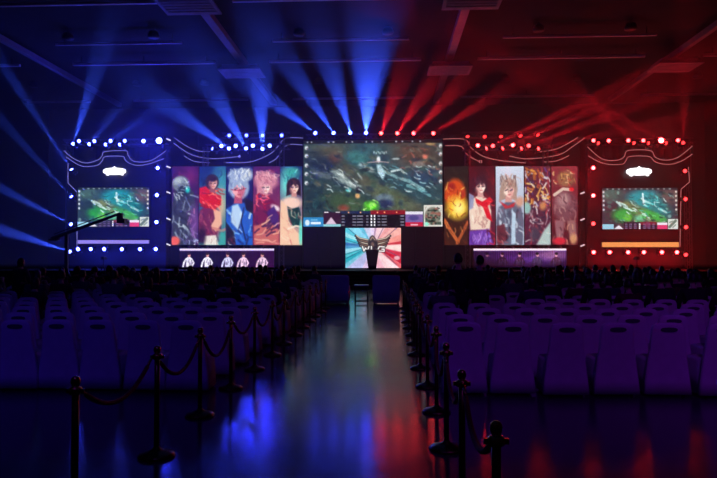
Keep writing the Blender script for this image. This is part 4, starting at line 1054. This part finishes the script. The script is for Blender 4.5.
def occupied(side, r_, k):
    if r_ < 3: return False
    if side == 'right' and r_ in (4, 5) and k in (5, 6, 8, 9): return True
    if side == 'left': base = (.12, .4, .45, .5, .5, .5, .5, .5, .5, .5, .5)[min(r_-3, 10)]
    else: base = (.12, .36, .45, .5, .5, .5, .5, .5, .5, .5, .5)[min(r_-3, 10)]
    return ps.random() < base
for side, r_, k, x, y, jr in SEATS:
    if not occupied(side, r_, k): continue
    i = ps.randrange(len(PROTO)); root, ds = PROTO[i]
    lb = f'{ds}, {ORD[k]} from the aisle, {ORD[r_]} row {side}'
    gp = f'seated spectators {side} of the aisle'
    rz = jr + ps.uniform(-.12, .12); loc = (x, y, 0)
    if i not in used:
        used.add(i); root.location = loc; root.rotation_euler = (0, 0, rz); root['label'] = lb; root['group'] = gp
    else:
        o = dup(root, loc, rz, lb, gp); o.scale = (1.06, 1.0, ps.uniform(1.03, 1.10))
for i, (root, ds) in enumerate(PROTO):
    assert i in used

# standing people
def put(root, loc, rz, lb, gp=None):
    root.location = loc; root.rotation_euler = (0, 0, rz); root['label'] = lb
    if gp: root['group'] = gp
    return root
put(person_proto('person', standing(1.84, 'side', .05), BLK, BLK), (1.36, 12.05, 0), .15, 'person in black standing beside the aisle right of the rope line')
put(person_proto('person', standing(1.80, 'front', .03), BLK, BLK, turn=.4), (1.86, 12.7, 0), -.2, 'second person in black standing further right of the aisle, hands joined')
put(person_proto('person', standing(1.72, 'front', .04), NVY, BLK, True), (-9.85, 16.2, 0), -.3, 'long-haired person in navy standing at the far left edge')
put(person_proto('person', standing(1.76, 'side', .02), BLK, BLK), (8.35, 15.6, 0), .3, 'person in black standing at the far right edge')

# ------------------------------------------------------------------ player desks with LED fronts, players behind them
def figure(c, x, y, s, shirt, hair, skin, dark, flip=1):
    """a small generic seated player as shown on the desk screen"""
    c.poly([(x-1.2*s,y+4*s),(x+1.2*s,y+4*s),(x+2.6*s,y+5.4*s),(x+2.9*s,y+13*s),(x-2.9*s,y+13*s),(x-2.6*s,y+5.4*s)], shirt, 1, .4)
    c.line([(x-2.4*s,y+5.8*s),(x-4.4*s,y+9*s),(x-5.2*s,y+12.5*s)], 1.7*s, shirt, .95); c.line([(x+2.4*s,y+5.8*s),(x+4.4*s,y+9.4*s),(x+3*s,y+12*s)], 1.6*s, shirt, .95)
    c.ell(x+.2*flip*s, y+2.2*s, 1.35*s, 1.9*s, skin, 1, 0, .25); c.ell(x-.1*flip*s, y+1*s, 1.5*s, 1.3*s, hair, 1, 0, .25)
    c.line([(x-2.6*s,y+7*s),(x-2.7*s,y+13*s)], .6*s, dark, .8); c.line([(x+2.6*s,y+7*s),(x+2.6*s,y+13*s)], .6*s, dark, .8); c.line([(x+.3*flip*s,y+6*s),(x-.6*flip*s,y+9*s)], .6*s, dark, .6); c.ell(x+1*s*flip, y+10*s, .9*s, 1.6*s, dark, .5, 0, .5)
def desk(side, x0, x1, figs):
    y0, y1, Y = 248.6, 267.3, 38.0
    c = Canvas(x0, y0, x1, y1, 4.0, (18, 8, 48) if side == 'left' else (46, 14, 70))
    if side == 'left':
        c.mix(np.clip((c.X-215)/55, 0, 1)*.6, (70, 12, 66))
        for x in np.arange(x0+2, x1, 3.4): c.line([(x,y0),(x,y1)], .7, (40, 20, 90), .4)
        for x, s_, tint in figs: figure(c, x, 252.6, 1.1, tint, (46, 26, 40), (214, 150, 150), (60, 40, 90), 1 if int(x) % 2 else -1)
        c.ell(176.5, 255, 2, 3, (190, 30, 90), .9)
    else:
        for x in np.arange(x0+1, x1, 2.2): c.line([(x,y0),(x,y1)], .8, (130, 80, 170), .45)
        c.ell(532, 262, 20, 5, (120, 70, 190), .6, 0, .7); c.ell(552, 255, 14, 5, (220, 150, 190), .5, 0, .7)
        for x, s_, tint in figs: figure(c, x, 252.6, 1.05, tint, (22, 8, 20), (206, 140, 160), (150, 120, 180), 1 if int(x) % 2 else -1)

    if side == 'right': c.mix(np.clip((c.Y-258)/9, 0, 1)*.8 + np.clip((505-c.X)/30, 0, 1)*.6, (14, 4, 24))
    c.grain(.2, 120, 1.6)
    c.rect(x0, y0, x1, y0+1.9, (232, 214, 250) if side == 'left' else (250, 224, 236)); c.rect(x0, y0+1.9, x1, y0+2.6, (120, 90, 170), .7)
    a, b_ = at(x0, y0, Y), at(x1, y1, Y); W_ = b_.x - a.x; z0 = DECK; zt = a.z
    t = thing('player_desk', f'long {side} player desk with a screen front showing five players', 'desk', (a.x, Y, DECK), 0, 'player desks')
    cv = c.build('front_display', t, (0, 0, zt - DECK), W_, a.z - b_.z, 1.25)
    MB().box(0, W_, .01, .12, 0, zt - DECK - .02).build('front_board', BLACK, t)
    MB().box(-.05, W_+.05, .0, .95, zt - DECK, zt - DECK + .04).build('desk_top', BLACK, t)
    for x in (.05, W_ - .11): MB().box(x, x + .06, .12, .9, 0, zt - DECK).build('side_panel', BLACK, t)
    return a.x, W_, zt
LW = (240, 236, 250); LP = (236, 200, 226)
figsL = [(189, 1, LW), (207.5, 1, LW), (228, 1, (206, 206, 240)), (243.5, 1, LP), (262.5, 1, LP)]
figsR = [(487, 1, (60, 24, 80)), (502.5, 1, (36, 14, 40)), (520, 1, (60, 30, 60)), (537.5, 1, (74, 54, 96)), (556.5, 1, (84, 40, 66))]
# seats and players: heads just above the desks
GC = thing('gaming_chair', '', 'chair')
GB = mat('black_leather', (.015, .015, .017), .4)
MB().loft([rr(0, 0, hx, hy, z, 4) for z, hx, hy in ((.40, .24, .23), (.46, .26, .25), (.50, .25, .24), (.52, .20, .2))]).build('seat', GB, GC, True)
MB().loft([rr(0, y, hx, .045, z, 4) for z, hx, y in ((.48, .22, -.25), (.7, .24, -.29), (.9, .22, -.32), (1.0, .15, -.33))]).build('backrest', GB, GC, True)
MB().lathe([(.03, .06), (.03, .42)], 10).build('stem', BLACK, GC, True)
for q in range(5): MB().box(.0, .28, -.02, .02, .04, .08, Matrix.Rotation(R(72)*q, 4, 'Z')).build('base_arm', BLACK, GC)
for q in range(5): MB().lathe([(.005, 0), (.03, .005), (.03, .045), (.005, .05)], 8, (.26*math.cos(R(72)*q), .26*math.sin(R(72)*q), 0)).build('caster', BLACK, GC, True)
remember(GC)
PL = {'left': person_proto('player', seated(.02, 'desk'), WHT, BLK), 'right': person_proto('player', seated(.02, 'desk'), BLK, BLK)}
PL['left'].scale = PL['right'].scale = (1.05, 1.05, 1.10); GC.scale = (1, 1, 1.1)
firstc = True
for side, x0, x1, figs, hx in (('left', 179.5, 274, figsL, (189, 207.5, 228, 243.5, 262.5)), ('right', 473.5, 566.5, figsR, (498, 514, 531, 549, 561))):
    desk(side, x0, x1, figs)
    for i, x in enumerate(hx):
        p = at(x, 250, 39.35); loc = (p.x, 39.35, DECK)
        lb = f'player in {"white" if side == "left" else "black"} behind the {side} desk, {ORD[i]} from left'
        if i == 0: put(PL[side], loc, math.pi, lb, f'players at the {side} desk')
        else: dup(PL[side], loc, math.pi, lb, f'players at the {side} desk')
        lb = f'black gaming chair behind the {side} desk, {ORD[i]} from left'
        if firstc: put(GC, loc, math.pi, lb, 'gaming chairs'); firstc = False
        else: dup(GC, loc, math.pi, lb, 'gaming chairs')
        mp = thing('desk_monitor', f'small monitor on the {side} player desk, {ORD[i]} from left', 'monitor', (p.x, 38.45, at(x, 248.6, 38.0).z + .04), 0, f'monitors on the {side} desk')
        MB().lathe([(.09, 0), (.09, .01), (.015, .015), (.012, .05)], 10).build('foot', BLACK, mp, True)
        MB().box(-.2, .2, -.01, .01, .04, .2).build('housing', BLACK, mp)
        MB().box(-.19, .19, .0101, .012, .05, .19).build('display', emit('monitor_glow', (.5, .6, 1.0), 1.2), mp)

# ------------------------------------------------------------------ trophy in front of the ray screen
p = at(372.3, 268, 38.6)
tr = thing('trophy_stand', 'dark tapered trophy stand before the small ray screen', 'trophy stand', (p.x, 38.6, DECK))
S_ = 38.6/F
TD = mat('trophy_black', (.012, .010, .016), .25, .4); TG = mat('trophy_silver', (.62, .52, .44), .22, .9)
zb = at(0, 267.8, 38.6).z - DECK; zt = at(0, 250.5, 38.6).z - DECK
MB().loft([[Vector((sx*hw, sy*hw*.8, z)) for sx, sy in ((-1,-1),(1,-1),(1,1),(-1,1))] for z, hw in ((0, 5.0*S_), (.06, 4.6*S_), (zb+.02, 4.0*S_), (zb + (zt-zb)*.5, 5.2*S_), (zt, 6.6*S_))]).build('pedestal', TD, tr)
MB().loft([[Vector((sx*hw, sy*hw*.8, z)) for sx, sy in ((-1,-1),(1,-1),(1,1),(-1,1))] for z, hw in ((zt, 6.9*S_), (zt + .05, 6.9*S_), (zt + .06, 6.2*S_))]).build('rim', TG, tr)

# ------------------------------------------------------------------ two covered armchairs and a side table in the aisle
BC = mat('pale_armchair_cloth', (.50, .50, .56), .8, 0, .06, 6, .2); WD = mat('floor_lit_wood', (.55, .34, .22), .45, 0, .15, 9)  # wood colour holds the warm floor light on the right chair's base
AY = 23.0
def armchair(px0, px1, lb, skirt):
    a, b_ = at(px0, 290, AY).x, at(px1, 290, AY).x; W_ = (b_-a)/2
    t = thing('armchair', lb, 'armchair', ((a+b_)/2, AY, 0), 0, 'armchairs in the aisle')
    MB().loft([rr(0, y, hx, .10, z, 6) for z, hx, y in ((.14, W_*.97, -.34), (.6, W_*.99, -.37), (.95, W_, -.42), (1.03, W_*.97, -.43), (1.06, W_*.88, -.43))]).build('backrest', BC, t, True)
    MB().loft([rr(0, .05, hx, hy, z, 6) for z, hx, hy in ((.14, W_*.85, .36), (.40, W_*.85, .37), (.46, W_*.78, .33))]).build('seat', BC, t, True)
    for s in (-1, 1): MB().loft([rr(s*(W_-.11), .02, .10, .40, z, 6) for z in (.14, .55, .62, .66)][:3] + [rr(s*(W_-.11), .02, .07, .36, .65, 6)]).build('armrest', BC, t, True)
    MB().box(-W_*.93, W_*.93, -.42, .38, .05, .14).build('base_rail', skirt, t)
    for sx in (-1, 1):
        for y in (-.36, .32): MB().box(sx*W_*.85-.03, sx*W_*.85+.03, y-.03, y+.03, 0, .05).build('foot', BLACK, t)
armchair(321, 350, 'left covered armchair in the aisle with a dark base', mat('grey_wood', (.10, .09, .09), .5)); armchair(372.5, 400, 'right covered armchair in the aisle with floor light in its wooden base colour', WD)
a, b_ = at(354.5, 290, AY).x, at(368.5, 290, AY).x; W_ = (b_-a)/2
t = thing('side_table', 'small open-framed side table between the two armchairs', 'table', ((a+b_)/2, AY, 0))
MB().box(-W_, W_, -.22, .22, .66, .70).build('table_top', mat('white_table_top', (.75, .75, .78), .3), t, bevel=.008)
for sx in (-1, 1):
    for sy in (-1, 1): MB().box(sx*(W_-.03)-.018, sx*(W_-.03)+.018, sy*.19-.018, sy*.19+.018, 0, .66).build('leg', BLACK, t)
for sy in (-1, 1): MB().box(-W_+.03, W_-.03, sy*.19-.012, sy*.19+.012, .08, .11).build('stretcher', BLACK, t)

# ------------------------------------------------------------------ camera crane in front of the left tower screen
CY = 31.0
tip, root = at(120, 213.5, CY), at(52, 238.5, CY)
piv = root.lerp(tip, .22)
cr = thing('camera_crane', 'dark camera crane reaching across the left tower screen', 'camera crane', (piv.x, CY, 0))
o3 = cr.location
MB().tube([root - o3, tip - o3], [.10, .07], 8).build('boom', BLACK, cr)
MB().tube([root - o3 + Vector((.1, 0, .22)), tip - o3 + Vector((-.3, 0, .1))], .025, 5).build('upper_cable', BLACK, cr)
for f in (.02, .05): MB().lathe([(.02, -.05), (.24, -.05), (.24, .05), (.02, .05)], 14, root.lerp(tip, f) - o3 + Vector((0, 0, -.1))).build('counterweight', BLACK, cr)
MB().box(-.08, .08, -.08, .08, 1.0, piv.z - .05).build('column', BLACK, cr)
for q in range(3):
    a_ = R(90 + 120*q); MB().tube([(0, 0, 1.15), (.8*math.cos(a_), .8*math.sin(a_), .05)], .045, 6).build('leg', BLACK, cr)
    MB().lathe([(.02, 0), (.08, .005), (.08, .05), (.02, .06)], 10, (.8*math.cos(a_), .8*math.sin(a_), 0)).build('foot', BLACK, cr, True)
hp = tip - o3
MB().box(-.14, .14, -.1, .1, -.5, .02, Matrix.Translation(hp)).build('remote_head', BLACK, cr, bevel=.02)
MB().box(-.12, .12, -.18, .25, -.62, -.36, Matrix.Translation(hp + Vector((.18, 0, .1)))).build('camera_body', BLACK, cr, bevel=.02)
MB().tube([hp + Vector((.18, .2, -.4)), hp + Vector((.18, .55, -.4))], [.07, .09], 10).build('camera_lens', BLACK, cr)

# tripods with small cameras in front of both towers
for px, lb in ((103.5, 'small tripod camera below the left tower screen'), (637, 'small tripod camera below the right tower screen')):
    p = at(px, 262, 33.0)
    t = thing('tripod_camera', lb, 'camera', (p.x, 33.0, 0), 0, 'tripod cameras by the stage')
    for q in range(3):
        a_ = R(90 + 120*q); MB().tube([(0, 0, 1.35), (.42*math.cos(a_), .42*math.sin(a_), 0.01)], [.02, .014], 6).build('leg', BLACK, t)
    MB().tube([(0, 0, 1.3), (0, 0, 1.55)], .022, 8).build('centre_post', BLACK, t)
    MB().box(-.08, .08, -.16, .16, 1.55, 1.72).build('camera_body', BLACK, t, bevel=.015)
    MB().tube([(0, .16, 1.63), (0, .34, 1.63)], [.045, .055], 10).build('camera_lens', BLACK, t)

# ------------------------------------------------------------------ haze over the stage
hz = MB().box(-26.5, 23.5, 19, 43.2, 1.2, 13.2).build('haze', None)
HM = bpy.data.materials.new('stage_haze'); HM.use_nodes = True
nt = HM.node_tree; nt.nodes.clear()
vs_ = nt.nodes.new('ShaderNodeVolumeScatter'); vo = nt.nodes.new('ShaderNodeOutputMaterial')
tc = nt.nodes.new('ShaderNodeTexCoord'); sx_ = nt.nodes.new('ShaderNodeSeparateXYZ'); mr = nt.nodes.new('ShaderNodeMapRange')
mr.interpolation_type = 'SMOOTHERSTEP'; mr.inputs[1].default_value = 19; mr.inputs[2].default_value = 41; mr.inputs[3].default_value = .0; mr.inputs[4].default_value = HAZE
nt.links.new(tc.outputs['Object'], sx_.inputs[0]); nt.links.new(sx_.outputs['Y'], mr.inputs[0]); nt.links.new(mr.outputs[0], vs_.inputs['Density'])
vs_.inputs['Anisotropy'].default_value = 0.2
nt.links.new(vs_.outputs[0], vo.inputs['Volume'])
hz.data.materials.append(HM); hz['kind'] = 'stuff'; hz['label'] = 'thin stage haze showing the light beams'
